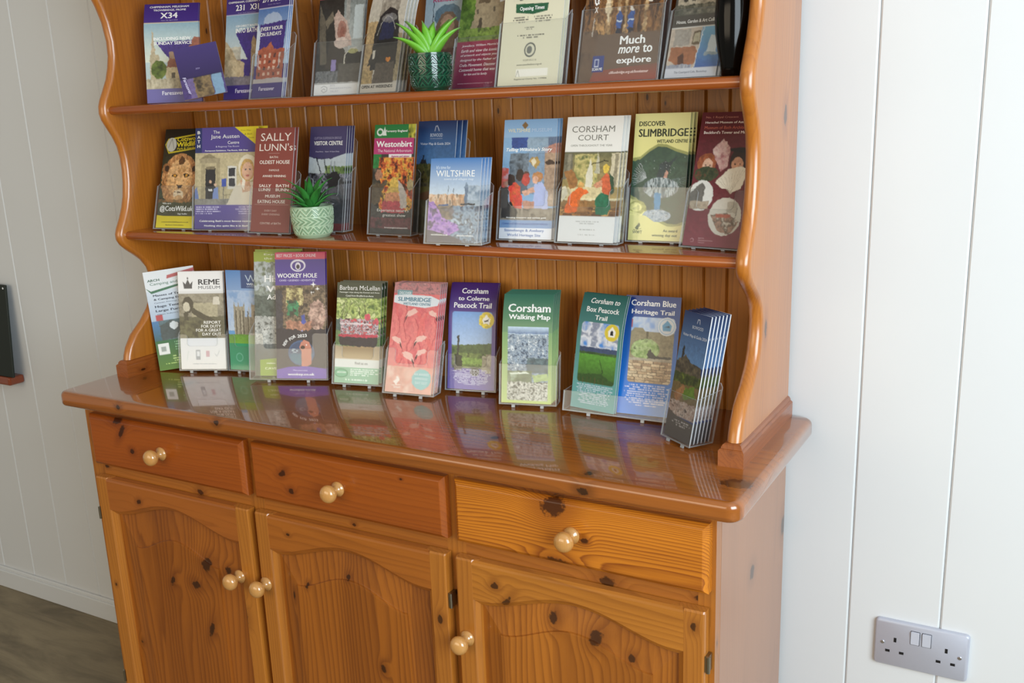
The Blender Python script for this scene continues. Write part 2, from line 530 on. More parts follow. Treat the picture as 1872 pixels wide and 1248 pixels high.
def door(x0, x1, mp, mr, kx, hx, bw=.045, z0=-.785, z1=-.179):
    yf = .016
    sw = .042
    xa, xb = x0 + sw, x1 - sw
    zo, ah = -.2585, .036      # arch shoulder height, rise
    zbm = z0 + .06
    N = 28
    def ring(ins, y, dz=0.):
        L, Rr, B = xa + ins, xb - ins, zbm + ins
        pts = [(L, y, B), (Rr, y, B)]
        for i in range(N + 1):
            x = Rr + (L - Rr) * i / N
            pts.append((x, y, arch(x, xa + ins, xb - ins, zo - ins * 1.12, ah) + dz))
        return pts
    d = mk('door', *loft([ring(-.006, yf + .017), ring(-.006, yf + .0135), ring(.002, yf + .0135), ring(bw, yf + .0055), ring(bw + .0006, yf + .0018), ring(bw + .003, yf + .0015)]), M[mp], sb)
    # top rail with the arched lower edge and its moulding
    V, F = [], []
    for i in range(N + 1):
        x = xa - .0112 + (xb - xa + .0224) * i / N
        zi = arch(x, xa, xb, zo, ah)
        for (y, z) in ((yf + .0177, z1 - .0005), (yf + .005, z1 - .0005), (yf + .001, z1 - .003), (yf + .0002, z1 - .007), (yf + .0002, zi + .0105), (yf + .003, zi + .008), (yf + .008, zi + .001), (yf + .0115, zi), (yf + .0177, zi)):
            V.append((x, y, z))
    n = 9
    for i in range(N):
        for j in range(n):
            F.append((i * n + j, i * n + (j + 1) % n, (i + 1) * n + (j + 1) % n, (i + 1) * n + j))
    F.append(tuple(range(n))); F.append(tuple(N * n + j for j in range(n)))
    mk('rail', V, F, M[mr], d)
    V, F = [], []
    for x in (xa - .0112, xb + .0112):
        for (y, z) in ((yf + .0177, z0 + .0005), (yf + .005, z0 + .0005), (yf + .0002, z0 + .007), (yf + .0002, zbm - .0105), (yf + .003, zbm - .008), (yf + .0115, zbm), (yf + .0177, zbm)): V.append((x, y, z))
    n = 7
    for j in range(n): F.append((j, (j + 1) % n, n + (j + 1) % n, n + j))
    F.append(tuple(range(n))); F.append(tuple(range(n, 2 * n)))
    mk('rail', V, F, M[mr], d)
    for s in (0, 1):
        sec = [(0, .018), (0, .005), (.001, .0015), (.003, 0), (sw - .0105, 0), (sw - .008, .003), (sw - .001, .008), (sw, .0115), (sw, .018)]
        sx = [(x0 + a, yf + b3) if s == 0 else (x1 - a, yf + b3) for a, b3 in sec]
        zs = z1
        mk('stile', *loft([[(x, y, z0) for x, y in sx], [(x, y, z1 - .003) for x, y in sx], [(x, y if y > yf + .004 else y + .002, z1) for x, y in sx]]), M['dst'], d)
    knob(d, kx, yf, -.3215)
    for hz in (-.262, -.645):
        s = 1 if hx > (x0 + x1) / 2 else -1
        V, F = lathe([(.0001, 0), (.0032, .001), (.0032, .027), (.0001, .028)], 12, 'Z', (hx, .019, hz - .014))
        V2, F2 = box(hx - .001 - (.006 if s > 0 else 0), hx + .001 + (.006 if s < 0 else 0), .019, .034, hz - .013, hz + .013)
        mk('hinge', *join((V, F), (V2, F2)), M['metal'], d, label='small steel barrel hinge')
    return d


door(.062, .4855, 'pan1', 'drail1', .4475, .0575, .055)
door(.501, .9225, 'pan2', 'drail2', .515, .9270)
door(.9405, 1.3620, 'pan3', 'drail3', .958, 1.3665, .038)

# ------------------------------------------------------------------ plate rack
rk = thing('plate_rack', 'open pine rack with wavy-edged sides and rounded shelves standing on the sideboard', 'rack', FR)
ZP = [(.03, .141), (.043, .143), (.06, .150), (.083, .166), (.108, .196), (.131, .217), (.15, .228), (.175, .235), (.2, .237), (.22, .231), (.238, .217), (.25, .202), (.263, .184), (.275, .171), (.287, .164), (.298, .1635), (.31, .168), (.328, .178), (.35, .188), (.372, .195), (.4, .200), (.426, .202), (.45, .2015), (.475, .197), (.495, .188), (.513, .177), (.528, .168), (.541, .1645), (.555, .1655), (.567, .170), (.585, .180), (.607, .192), (.63, .200), (.653, .205), (.68, .206), (.717, .200), (.745, .190), (.77, .178), (.79, .168), (.803, .1645), (.815, .166), (.84, .18), (.88, .195), (.93, .19), (.99, .165), (1.03, .15)]


def rackside(xc, t=.0225):
    rings = []
    for z, y in ZP:
        r = t / 2
        pts = [(xc - r, YB), (xc - r, y + r)]
        for i in range(1, 9):
            a = math.pi + math.pi * i / 9
            pts.append((xc + r * math.cos(a), y + r + r * .95 * math.sin(a)))
        pts += [(xc + r, y + r), (xc + r, YB)]
        rings.append([(x, yy, max(z, .0345)) for x, yy in pts])
    return loft(rings)


XLc, XRc = .04355, 1.3587
for xc in (XLc, XRc):
    mk('side_panel', *rackside(xc), M['rackside'], rk, smooth_angle=.9)
for xa, xb in ((.0265, .0606), (1.3395, 1.3779)):
    def R(i, z): return [(xa + i, .1319 + i, z), (xb - i, .1319 + i, z), (xb - i, YB, z), (xa + i, YB, z)]
    mk('foot_block', *loft([R(0, 0), R(0, .024), R(.002, .0262), R(.0035, .0268), R(.0035, .029), R(.0055, .0325), R(.008, .0342)]), M['foot'], rk)
xi0, xi1 = XLc + .0112, XRc - .0112
for zs in (.3025, .5551, .8077):
    t = .0175
    sec = [(YB - .012, 0), (.1785 + t / 2 + .002, 0)]
    for i in range(1, 9):
        a = math.pi / 2 + math.pi * i / 9
        sec.append((.1785 + t / 2 + t / 2 * math.cos(a), -t / 2 + t / 2 * math.sin(a)))
    sec += [(.1785 + t / 2 + .002, -t), (YB - .012, -t)]
    mk('shelf', *loft([[(x, y, zs + z) for y, z in sec] for x in (xi0, xi1)]), M['shelf'], rk, smooth_angle=.9)
# matchboard back
pw = .040
sec = [(.0002, .0085), (.0002, .0028), (.0028, 0), (pw - .0028, 0), (pw - .0002, .0028), (pw - .0002, .0085)]
Vp, Fp = loft([[(x, y, 0) for x, y in sec], [(x, y, 1.03) for x, y in sec]])
first = None
for k in range(32):
    x = .0601 + k * .0403
    if x + pw > xi1 + .003: break
    if first is None:
        first = o = mk('plank', Vp, Fp, M['plank'], rk, world=False)
    else:
        o = first.copy(); COL.objects.link(o); o.parent = rk
    o.location = Vector((x - .0045, .3995, .0)) - Vector(FR)

# ------------------------------------------------------------------ socket on the wall
SX, SZ = 1.5309, -.3418
SW, SH = .146, .0846
so = thing('double_socket', 'satin steel double power socket on the white boarded wall right of the sideboard', 'socket', (SX + SW / 2, YW, SZ - SH))


def rrect(x0, x1, z0, z1, r, y, n=5):
    pts = []
    for cx, cz, a0 in ((x0 + r, z0 + r, 180), (x1 - r, z0 + r, 270), (x1 - r, z1 - r, 0), (x0 + r, z1 - r, 90)):
        for i in range(n + 1):
            a = math.radians(a0 + 90 * i / n)
            pts.append((cx + r * math.cos(a), y, cz + r * math.sin(a)))
    return pts


def plate(x0, x1, z0, z1, r, yb, yf, b):
    return loft([rrect(x0, x1, z0, z1, r, yb), rrect(x0, x1, z0, z1, r, yf + b), rrect(x0 + b * .35, x1 - b * .35, z0 + b * .35, z1 - b * .35, r, yf + b * .35), rrect(x0 + b, x1 - b, z0 + b, z1 - b, max(r - b, .001), yf)])


yf = YW - .0085
mk('faceplate', *plate(SX, SX + SW, SZ - SH, SZ, .006, YW - .0004, yf, .0025), M['faceplate'], so, smooth_angle=.6)
zc = SZ - SH / 2
for cx in (.0635, .0815):
    mk('rocker_surround', *plate(SX + cx - .0075, SX + cx + .0075, zc + .006, zc + .0315, .001, yf + .001, yf - .0004, .0003), M['slot'], so)
    V, F = loft([rrect(SX + cx - .0068, SX + cx + .0068, zc + .0067, zc + .0308, .0008, yf + .001), [(x, yf - .0010 - .0022 * ((z - zc - .0067) / .024), z) for x, _, z in rrect(SX + cx - .0066, SX + cx + .0066, zc + .007, zc + .0305, .0008, 0)]])
    mk('rocker_switch', V, F, M['switch'], so)
for cx in (.0127, .1333):
    V, F = lathe([(.0032, -.001), (.0032, .0007), (.0026, .0012), (.0001, .0012)], 16, 'Y', (SX + cx, yf, zc))
    mk('screw', V, F, M['screw'], so)
for cx in (.0325, .1125):
    for dx, dz, ww, hh in ((0, .0078, .0042, .0082), (-.0111, -.0144, .0072, .0046), (.0111, -.0144, .0072, .0046)):
        mk('pin_slot', *box(SX + cx + dx - ww / 2, SX + cx + dx + ww / 2, yf - .0003, yf + .003, zc + dz - hh / 2, zc + dz + hh / 2), M['slot'], so)

# ------------------------------------------------------------------ wall shelf and dark board at the left edge
ws = mk('wall_shelf', *bbox(-.98, -.735, .372, YW, -.171, -.1475, .006, 3), M['signw'])
props(ws, 'small reddish wooden shelf on the wall at the left edge of the picture', 'shelf')
sg = thing('notice_board', 'dark green-black board with a pale fixing hole standing on the small wall shelf', 'board', (-.85, .39, -.1475))
V, F = bbox(-1.0, -.7225, .378, .384, -.1473, .107, .0015, 1)
V = [(x, y + (z + .147) * .08, z) for x, y, z in V]
mk('panel', V, F, plain('dark_board', '0c1a14', .5), sg)
V, F = lathe([(.0028, 0), (.0028, .0006), (.0001, .0006)], 12, 'Y', (-.7325, .378 + .245 * .08 - .0002, .098))
mk('fixing_hole', V, F, M['paper'], sg, label='pale round hole near the top corner')

# ------------------------------------------------------------------ printed matter: vertex-coloured card + flat lettering
def vnoise(shape, cell, seed):
    """smooth value noise; cell = (cells along u, cells along v)"""
    r = np.random.RandomState(seed)
    h, w_ = shape
    cu, cv = max(cell[0], 1e-3), max(cell[1], 1e-3)
    g = r.rand(int(cv) + 3, int(cu) + 3)
    y = np.linspace(0, cv, h); x = np.linspace(0, cu, w_)
    yi = y.astype(int); xi = x.astype(int)
    fy = (y - yi); fx = (x - xi)
    fy = (fy * fy * (3 - 2 * fy))[:, None]; fx = (fx * fx * (3 - 2 * fx))[None, :]
    a = g[np.ix_(yi, xi)]; b = g[np.ix_(yi, xi + 1)]; c = g[np.ix_(yi + 1, xi)]; d = g[np.ix_(yi + 1, xi + 1)]
    return (a * (1 - fx) + b * fx) * (1 - fy) + (c * (1 - fx) + d * fx) * fy


class Cv:
    """a small painter; u to the right, v downwards, both 0..1"""
    def __init__(s, w, h, bg):
        s.w, s.h = w, h
        s.nx, s.ny = int(round(w * 950)) + 1, int(round(h * 950)) + 1
        s.W, s.H = s.nx * 2, s.ny * 2
        s.U, s.V = np.meshgrid((np.arange(s.W) + .5) / s.W, (np.arange(s.H) + .5) / s.H)
        s.A = np.zeros((s.H, s.W, 3)); s.A[:] = lin(bg)
        s.seed = 1

    def fill(s, m, c, a=1.):
        m = m.astype(float) * a
        c = lin(c) if isinstance(c, str) else c
        s.A = s.A * (1 - m[..., None]) + c * m[..., None]

    def rm(s, u0, v0, u1, v1): return (s.U >= u0) & (s.U <= u1) & (s.V >= v0) & (s.V <= v1)
    def em(s, cx, cy, rx, ry): return ((s.U - cx) / rx) ** 2 + ((s.V - cy) / ry) ** 2 <= 1

    def pm(s, pts):
        m = np.zeros(s.U.shape, bool)
        n = len(pts)
        for i in range(n):
            x0, y0 = pts[i]; x1, y1 = pts[(i + 1) % n]
            if y0 == y1: continue
            c = ((y0 > s.V) != (y1 > s.V)) & (s.U < (x1 - x0) * (s.V - y0) / (y1 - y0) + x0)
            m ^= c
        return m

    def lm(s, pts, wd):
        m = np.zeros(s.U.shape, bool)
        X, Y = s.U * s.w, s.V * s.h
        for (a, b), (c, d) in zip(pts[:-1], pts[1:]):
            a, b, c, d = a * s.w, b * s.h, c * s.w, d * s.h
            dx, dy = c - a, d - b
            t = np.clip(((X - a) * dx + (Y - b) * dy) / (dx * dx + dy * dy + 1e-12), 0, 1)
            m |= np.hypot(X - a - t * dx, Y - b - t * dy) < wd / 2
        return m

    def R(s, u0, v0, u1, v1, c, a=1.): s.fill(s.rm(u0, v0, u1, v1), c, a); return s
    def E(s, cx, cy, rx, ry, c, a=1.): s.fill(s.em(cx, cy, rx, ry), c, a); return s
    def P(s, pts, c, a=1.): s.fill(s.pm(pts), c, a); return s
    def L(s, pts, wd, c, a=1.): s.fill(s.lm(pts, wd / 1000.), c, a); return s

    def G(s, u0, v0, u1, v1, c0, c1, m=None):
        t = np.clip((s.V - v0) / (v1 - v0), 0, 1)[..., None]
        mm = s.rm(u0, v0, u1, v1) if m is None else m
        s.fill(mm, lin(c0) * (1 - t) + lin(c1) * t); return s

    def N(s, m, cols, cu, cv=None, seed=None, gain=1.8, a=1.):
        """mottle: palette picked by noise (coarse + fine)"""
        if isinstance(m, tuple): m = s.rm(*m)
        s.seed += 1
        sd = seed or s.seed * 17
        cv = cv or cu * s.h / s.w
        n = vnoise(s.U.shape, (cu, cv), sd) * .45 + vnoise(s.U.shape, (cu * 2.3, cv * 2.3), sd + 5) * .32 + vnoise(s.U.shape, (cu * 5.1, cv * 5.1), sd + 9) * .23
        n = np.clip((n - .5) * gain + .5, 0, .9999) * (len(cols) - 1)
        i = n.astype(int); f = (n - i)[..., None]
        C = np.array([lin(c) for c in cols])
        s.fill(m, C[i] * (1 - f) + C[np.minimum(i + 1, len(cols) - 1)] * f, a); return s

    def M(s, u0, v0, u1, v1, n, c, a=.8, al='c'):
        """lines of small print too fine to read"""
        s.seed += 1
        r = np.random.RandomState(s.seed)
        st = (v1 - v0) / n
        for k in range(n):
            ln = (u1 - u0) * (r.uniform(.72, 1.) if k < n - 1 else r.uniform(.4, .8))
            a0 = {'c': (u0 + u1) / 2 - ln / 2, 'l': u0, 'r': u1 - ln}[al]
            m = s.rm(a0, v0 + k * st, a0 + ln, v0 + k * st + st * .55)
            gaps = vnoise((1, s.W), (s.w * 1000 / 1.5, 1), s.seed * 7 + k)[0] > .33
            s.fill(m & gaps[None, :], c, a)
        return s

    def stones(s, u0, v0, u1, v1, rows, cols, cs, joint):
        s.R(u0, v0, u1, v1, joint)
        r = np.random.RandomState(rows * 31 + cols)
        st = (v1 - v0) / rows
        for k in range(rows):
            x = u0 - r.rand() * .1
            while x < u1:
                wd = (u1 - u0) / cols * r.uniform(.6, 1.5)
                a_, b_ = max(x, u0), min(x + wd * .93, u1)
                if b_ > a_:
                    c = lin(cs[r.randint(len(cs))]) * r.uniform(.85, 1.1)
                    s.fill(s.rm(a_, v0 + k * st + st * .1 * r.rand(), b_, v0 + (k + .88) * st), c)
                x += wd
        return s

    def T(s, u0, v0, u1, v1, warp=1.2, amp=.16):
        """photo areas: ragged outlines and tonal grain instead of clean shapes"""
        cu = s.w * 1000 / 4.5; cv = s.h * 1000 / 4.5
        n1 = vnoise(s.U.shape, (cu, cv), 901) - .5; n2 = vnoise(s.U.shape, (cu, cv), 902) - .5
        n3 = vnoise(s.U.shape, (cu * 2, cv * 2), 903) - .5; n4 = vnoise(s.U.shape, (cu * 2, cv * 2), 904) - .5
        X = np.clip(np.arange(s.W)[None, :] + (n1 * 2 + n3) * warp * 1.9, int(u0 * s.W), min(int(u1 * s.W), s.W - 1)).astype(int)
        Y = np.clip(np.arange(s.H)[:, None] + (n2 * 2 + n4) * warp * 1.9, int(v0 * s.H), min(int(v1 * s.H), s.H - 1)).astype(int)
        m = s.rm(u0, v0, u1, v1)[..., None]
        g = 1 + amp * ((vnoise(s.U.shape, (cu * 1.2, cv * 1.2), 905) - .5) * 2.2 + (vnoise(s.U.shape, (cu * 3, cv * 3), 906) - .5) * 1.6)
        B_ = s.A[Y, X]
        calm = 1 - .8 * np.clip((B_[..., 2] - .25) / .3, 0, 1)      # skies and pale areas stay smooth
        g = 1 + (g - 1) * calm
        s.A = np.where(m, B_ * g[..., None], s.A)
        return s

    def out(s):
        A = s.A.reshape(s.ny, 2, s.nx, 2, 3).mean(axis=(1, 3))
        return np.clip(A, 0, 1)


def bowf(bow, h):
    """bow = (amount, twist): gentle curl of the sheet, a function of the height along it"""
    a, b = bow
    return lambda z: a * math.sin(math.pi * min(max(z / h, 0), 1)) + b * max(0, (z / h - .6)) ** 2


def card_mesh(name, w, h, t, cv, bow):
    A = cv.out()
    ny, nx = A.shape[:2]
    f = bowf(bow, h)
    xs = np.linspace(-w / 2, w / 2, nx); zs = np.linspace(h, 0, ny)
    X, Z = np.meshgrid(xs, zs)
    Yf = np.array([f(z) for z in zs])[:, None] * np.ones((1, nx))
    front = np.stack([X, Yf, Z], -1).reshape(-1, 3)
    idx = np.arange(nx * ny).reshape(ny, nx)
    q = np.stack([idx[:-1, :-1], idx[1:, :-1], idx[1:, 1:], idx[:-1, 1:]], -1).reshape(-1, 4)
    nf = len(q)
    # thickness: own edge vertices so the print does not bleed onto the paper edge
    rows = list(range(0, ny, 6))
    if rows[-1] != ny - 1: rows.append(ny - 1)
    ex, F2 = [], []
    b0 = nx * ny
    for r in rows:
        y, z = Yf[r, 0], zs[r]
        ex += [(-w / 2, y + 1e-5, z), (w / 2, y + 1e-5, z), (w / 2, y + t, z), (-w / 2, y + t, z)]
    m = len(rows)
    for k in range(m - 1):
        a, b = b0 + 4 * k, b0 + 4 * (k + 1)
        F2 += [(a, a + 3, b + 3, b), (a + 1, b + 1, b + 2, a + 2), (a + 3, a + 2, b + 2, b + 3)]
    F2.append((b0, b0 + 1, b0 + 2, b0 + 3))
    e = b0 + 4 * (m - 1)
    F2.append((e, e + 3, e + 2, e + 1))
    V = np.vstack([front, np.array(ex)])
    me = bpy.data.meshes.new(name)
    allf = np.vstack([q, np.array(F2)])
    me.vertices.add(len(V)); me.vertices.foreach_set('co', V.ravel())
    me.loops.add(allf.size); me.loops.foreach_set('vertex_index', allf.ravel().astype(np.int32))
    me.polygons.add(len(allf)); me.polygons.foreach_set('loop_start', np.arange(0, allf.size, 4, dtype=np.int32))
    mi = np.zeros(len(allf), np.int32); mi[nf:] = 1
    me.materials.append(M['print']); me.materials.append(M['paper'])
    me.polygons.foreach_set('material_index', mi)
    me.update(calc_edges=True)
    ca = me.color_attributes.new('print', 'FLOAT_COLOR', 'POINT')
    cc = np.ones((len(V), 4), np.float32); cc[:nx * ny, :3] = A.reshape(-1, 3); cc[nx * ny:, :3] = .8
    ca.data.foreach_set('color', cc.ravel())
    me.validate()
    return me


_tc = {}


def text_geo(s, bold=False, italic=False, serif=False):
    """flat outline of a string in Blender's built-in font -> (verts 2D, faces), capitals 0..1 high"""
    key = (s, bold, italic)
    if key in _tc: return _tc[key]
    c = bpy.data.curves.new('t', 'FONT')
    c.body = s; c.size = 1.; c.resolution_u = 2
    if italic: c.shear = .25
    c.fill_mode = 'FRONT'
    o = bpy.data.objects.new('t', c); COL.objects.link(o)
    dg = bpy.context.evaluated_depsgraph_get(); dg.update()
    me = bpy.data.meshes.new_from_object(o.evaluated_get(dg))
    V = [(v.co.x, v.co.y, 0) for v in me.vertices]; F = [tuple(p.vertices) for p in me.polygons]
    bpy.data.objects.remove(o); bpy.data.curves.remove(c); bpy.data.meshes.remove(me)
    if bold and V:
        # heavier strokes: the outline repeated a hair to the right and above
        n = len(V); V0, F0 = list(V), list(F)
        for ly, (dx, dy) in enumerate(((.03, .0), (.06, .0), (.03, .02))):
            k = len(V)
            V += [(x + dx, y + dy, ly + 1) for x, y, _ in V0]; F += [tuple(i + k for i in q) for q in F0]
    _tc[key] = (V, F)
    return V, F


def lettering(parent, w, h, bow, items):
    """items: (text, u0, v0, u1, v1, colour, style) - the ink box the words fill, style letters b i r(rising angle)"""
    V, F, C = [], [], []
    f = bowf(bow, h)
    for it in items:
        s, u0, v0, u1, v1, c = it[:6]
        st = it[6] if len(it) > 6 else ''
        ang = it[7] if len(it) > 7 else 0
        v, fc = text_geo(s, 'b' in st, 'i' in st)
        if not v: continue
        a = np.array(v); ly = a[:, 2]; a = a[:, :2]; mn, mx = a.min(0), a.max(0)
        a = (a - mn) / np.maximum(mx - mn, 1e-6)
        X = (a[:, 0] * (u1 - u0)) * w; Z = a[:, 1] * (v1 - v0) * h
        if ang:
            ca, sa = math.cos(math.radians(ang)), math.sin(math.radians(ang))
            X, Z = X * ca - Z * sa, X * sa + Z * ca
        X = X + (u0 - .5) * w; Z = Z + (1 - v1) * h
        n = len(V)
        V += [(x, f(z) - .00022 - .00005 * l_, z) for x, z, l_ in zip(X, Z, ly)]
        F += [tuple(i + n for i in q) for q in fc]
        C += [tuple(lin(c)) + (1,)] * len(v)
    if not V: return None
    me = bpy.data.meshes.new('lettering')
    me.from_pydata(V, [], F)
    ca = me.color_attributes.new('print', 'FLOAT_COLOR', 'POINT')
    ca.data.foreach_set('color', np.array(C, np.float32).ravel())
    me.materials.append(M['ink'])
    return props(link('lettering', me, parent), kind='stuff')


def frame(yaw, lean, roll):
    ex = Vector((math.cos(yaw), math.sin(yaw), 0)); bk = Vector((-math.sin(yaw), math.cos(yaw), 0))
    up = math.cos(lean) * Vector((0, 0, 1)) + math.sin(lean) * bk
    e = math.cos(roll) * ex + math.sin(roll) * up
    u = -math.sin(roll) * ex + math.cos(roll) * up
    n = u.cross(e)     # points back
    return Matrix((e, n, u)).transposed()


CP = {}


def holder(key, pose, label, group=None, depth=.016, wext=.003, front=.42, back=.7, notch=True, zs=0., dx=0.):
    """clear pocket: horizontal floor, front and back walls sloping back together"""
    x, y, yaw, lean, roll, w, h, z = pose
    if key in CP:
        n_, cdx, st = CP[key]
        depth = max(depth, st * n_ + .006); wext += cdx * n_ / 2 + .0004; dx = cdx * n_ / 2
    R3 = frame(yaw, lean, 0)
    W = w / 2 + wext
    tn = math.tan(lean)
    o = thing('leaflet_holder', label, 'leaflet holder', Vector((x, y, z)) + R3 @ Vector((dx, 0, 0)), R3.to_euler(), group)
    t = .002
    y0, y1 = -.004, depth
    gap = (z - zs) / math.cos(lean)
    zf = -min(.0022, gap - .0003)
    def B(yy): return zf + yy * tn          # underside, level in the world
    hf, hb = front * h, back * h
    mats = [M['acrylic'], M['acredge']]

    def pane(name, V, F):
        ob = mk(name, V, F, mats, o, world=False)
        mxa = max(p.area for p in ob.data.polygons)
        for p in ob.data.polygons: p.material_index = 0 if p.area > .3 * mxa else 1
        return ob
    if notch:
        nw = W * .62; nd = hf * .34; r = .004
        out = [(-W, None), (W, None), (W, hf - r), (W - r, hf), (nw + r, hf), (nw, hf - r)]
        out += [(nw, hf - nd + r), (nw - r, hf - nd), (-nw + r, hf - nd), (-nw, hf - nd + r), (-nw, hf - r), (-nw - r, hf), (-W + r, hf), (-W, hf - r)]
    else:
        out = [(-W, None), (W, None), (W, hf), (-W, hf)]
    V, F = loft([[(a, yy, B(yy) if b is None else b) for a, b in out] for yy in (y0, y0 + t)])
    pane('front_panel', V, F)
    out = [(-W, None), (W, None), (W, hb - .006), (W - .006, hb), (-W + .006, hb), (-W, hb - .006)]
    V, F = loft([[(a, yy, B(yy) if b is None else b) for a, b in out] for yy in (y1, y1 + t)])
    pane('back_panel', V, F)
    for s in (-1, 1):
        xs = (s * W, s * (W - t))
        out = [(y0 + t, B(y0 + t)), (y1, B(y1)), (y1, min(hb, hf * 1.25)), (y0 + t, hf)]
        V, F = loft([[(xx, a, b) for a, b in out] for xx in xs])
        pane('side_panel', V, F)
    ya, yb = y0 + t, y1
    th = min(.0014, -zf * .7)
    V = [(sx * (W - t), yy, B(yy) + dz_) for dz_ in (0, th) for yy in (ya, yb) for sx in (-1, 1)]
    F = box(0, 1, 0, 1, 0, 1)[1]
    pane('base_panel', V, F)
    if gap > .004:
        for s in (-1, 1):
            zb = -gap + (y0 + .002) * tn
            V, F = box(s * W * .5 - .003, s * W * .5 + .003, y0 + .0005, y0 + .0035, zb + .0006, B(y0) - .0001)
            mk('foot', V, F, M['acredge'], o, world=False)
            V, F = box(s * W * .5 - .003, s * W * .5 + .003, y1 - .0035, y1 - .0005, zb + .0006 + (y1 - y0) * tn, B(y1 - .004) - .0001)
            mk('foot', V, F, M['acredge'], o, world=False)
    return o


def brochure(key, label, pose, cv, items, t=.0014, bow=(0, 0), copies=0, step=.0045, cdx=.0012, group=None, name='brochure', cat='brochure', clabel=None, dz=0.):
    x, y, yaw, lean, roll, w, h, z = pose
    CP[key] = (copies, cdx, step)
    R3 = frame(yaw, lean, roll)
    for q in PH.get(key, ()): cv.T(*q)
    me = card_mesh(name, w, h, t, cv, bow)
    o = link(name, me)
    o.location = (x, y, z); o.rotation_euler = R3.to_euler()
    props(o, label, cat, group)
    lettering(o, w, h, bow, items)
    words = ['second from the front', 'third from the front', 'fourth from the front', 'fifth from the front', '']
    for k in range(copies):
        c = o.copy(); COL.objects.link(c)
        c.location = Vector((x, y, z)) + R3 @ Vector((cdx * (k + 1), step * (k + 1), (step * math.tan(lean) + dz) * (k + 1)))
        wd = words[k] if k < copies - 1 else 'rearmost'
        c['label'] = 'copy of the ' + (clabel or label) + ', ' + wd
        c['group'] = 'stacked copies of the ' + (clabel or label)
        for ch in o.children:
            d = ch.copy(); COL.objects.link(d); d.parent = c
    if copies: o['group'] = 'stacked copies of the ' + (clabel or label)
    return o


# photo areas on the covers: (u0, v0, u1, v1[, raggedness, grain])
PH = {'A1': [(0, .22, 1, .855)], 'A3': [(0, .21, 1, .86)], 'A4': [(0, .2, 1, .86)], 'A2': [(0, .6, 1, 1)], 'A5': [(0, .14, 1, .895, .9, .2)], 'A6': [(0, 0, 1, .915, 1.1, .25)], 'A7': [(0, 0, 1, 1, 1.4)], 'A8': [(0, 0, 1, .6, 1.6)],
      'A9': [(.15, 0, .82, .33)], 'A10': [(0, 0, 1, .64, 2., .3)], 'A11': [(0, 0, 1, .53, 1.4, .25), (0, .64, 1, .925, 1.2)], 'B1': [(0, .26, 1, .87, 1.6, .28)], 'B2': [(0, .255, 1, .755, .7, .14)], 'B4': [(0, .3, 1, .92, 1.6, .25)],
      'B5': [(0, .31, 1, .98, 1.5, .25)], 'B6': [(0, .2, 1, .98, 1., .16)], 'B7': [(0, .28, 1, .98, 1., .2)], 'B8': [(0, .15, 1, .83, 1.1, .2)], 'B9': [(0, .29, 1, .79, 1., .2)], 'B10': [(0, .36, 1, .8, .8, .2)], 'B11': [(.0, .2, 1, .92, .8, .14)],
      'C1': [(.1, .5, 1, .7, 1.)], 'C2': [(0, .235, 1, .68, 1., .16)], 'C3': [(0, .2, 1, .7, .8, .12)], 'C4': [(0, .08, 1, .84, 1.8, .25)], 'C5': [(0, .3, 1, .64, 2., .3), (.26, .7, .8, .9, .5, .1)], 'C6': [(0, .16, 1, .64, 1.3, .25)],
      'C7': [(0, .23, 1, .98, 1., .07)], 'C8': [(.1, .29, .9, .78, 1.2, .25)], 'C9': [(.12, .3, .92, .97, .8, .2)], 'C10': [(.12, .27, .6, .76, 1., .14), (.6, .4, .91, .76, 1., .14)], 'C11': [(.16, .33, .9, .72, .8, .16)], 'C12': [(0, .24, 1, .82, 1.6, .2)]}

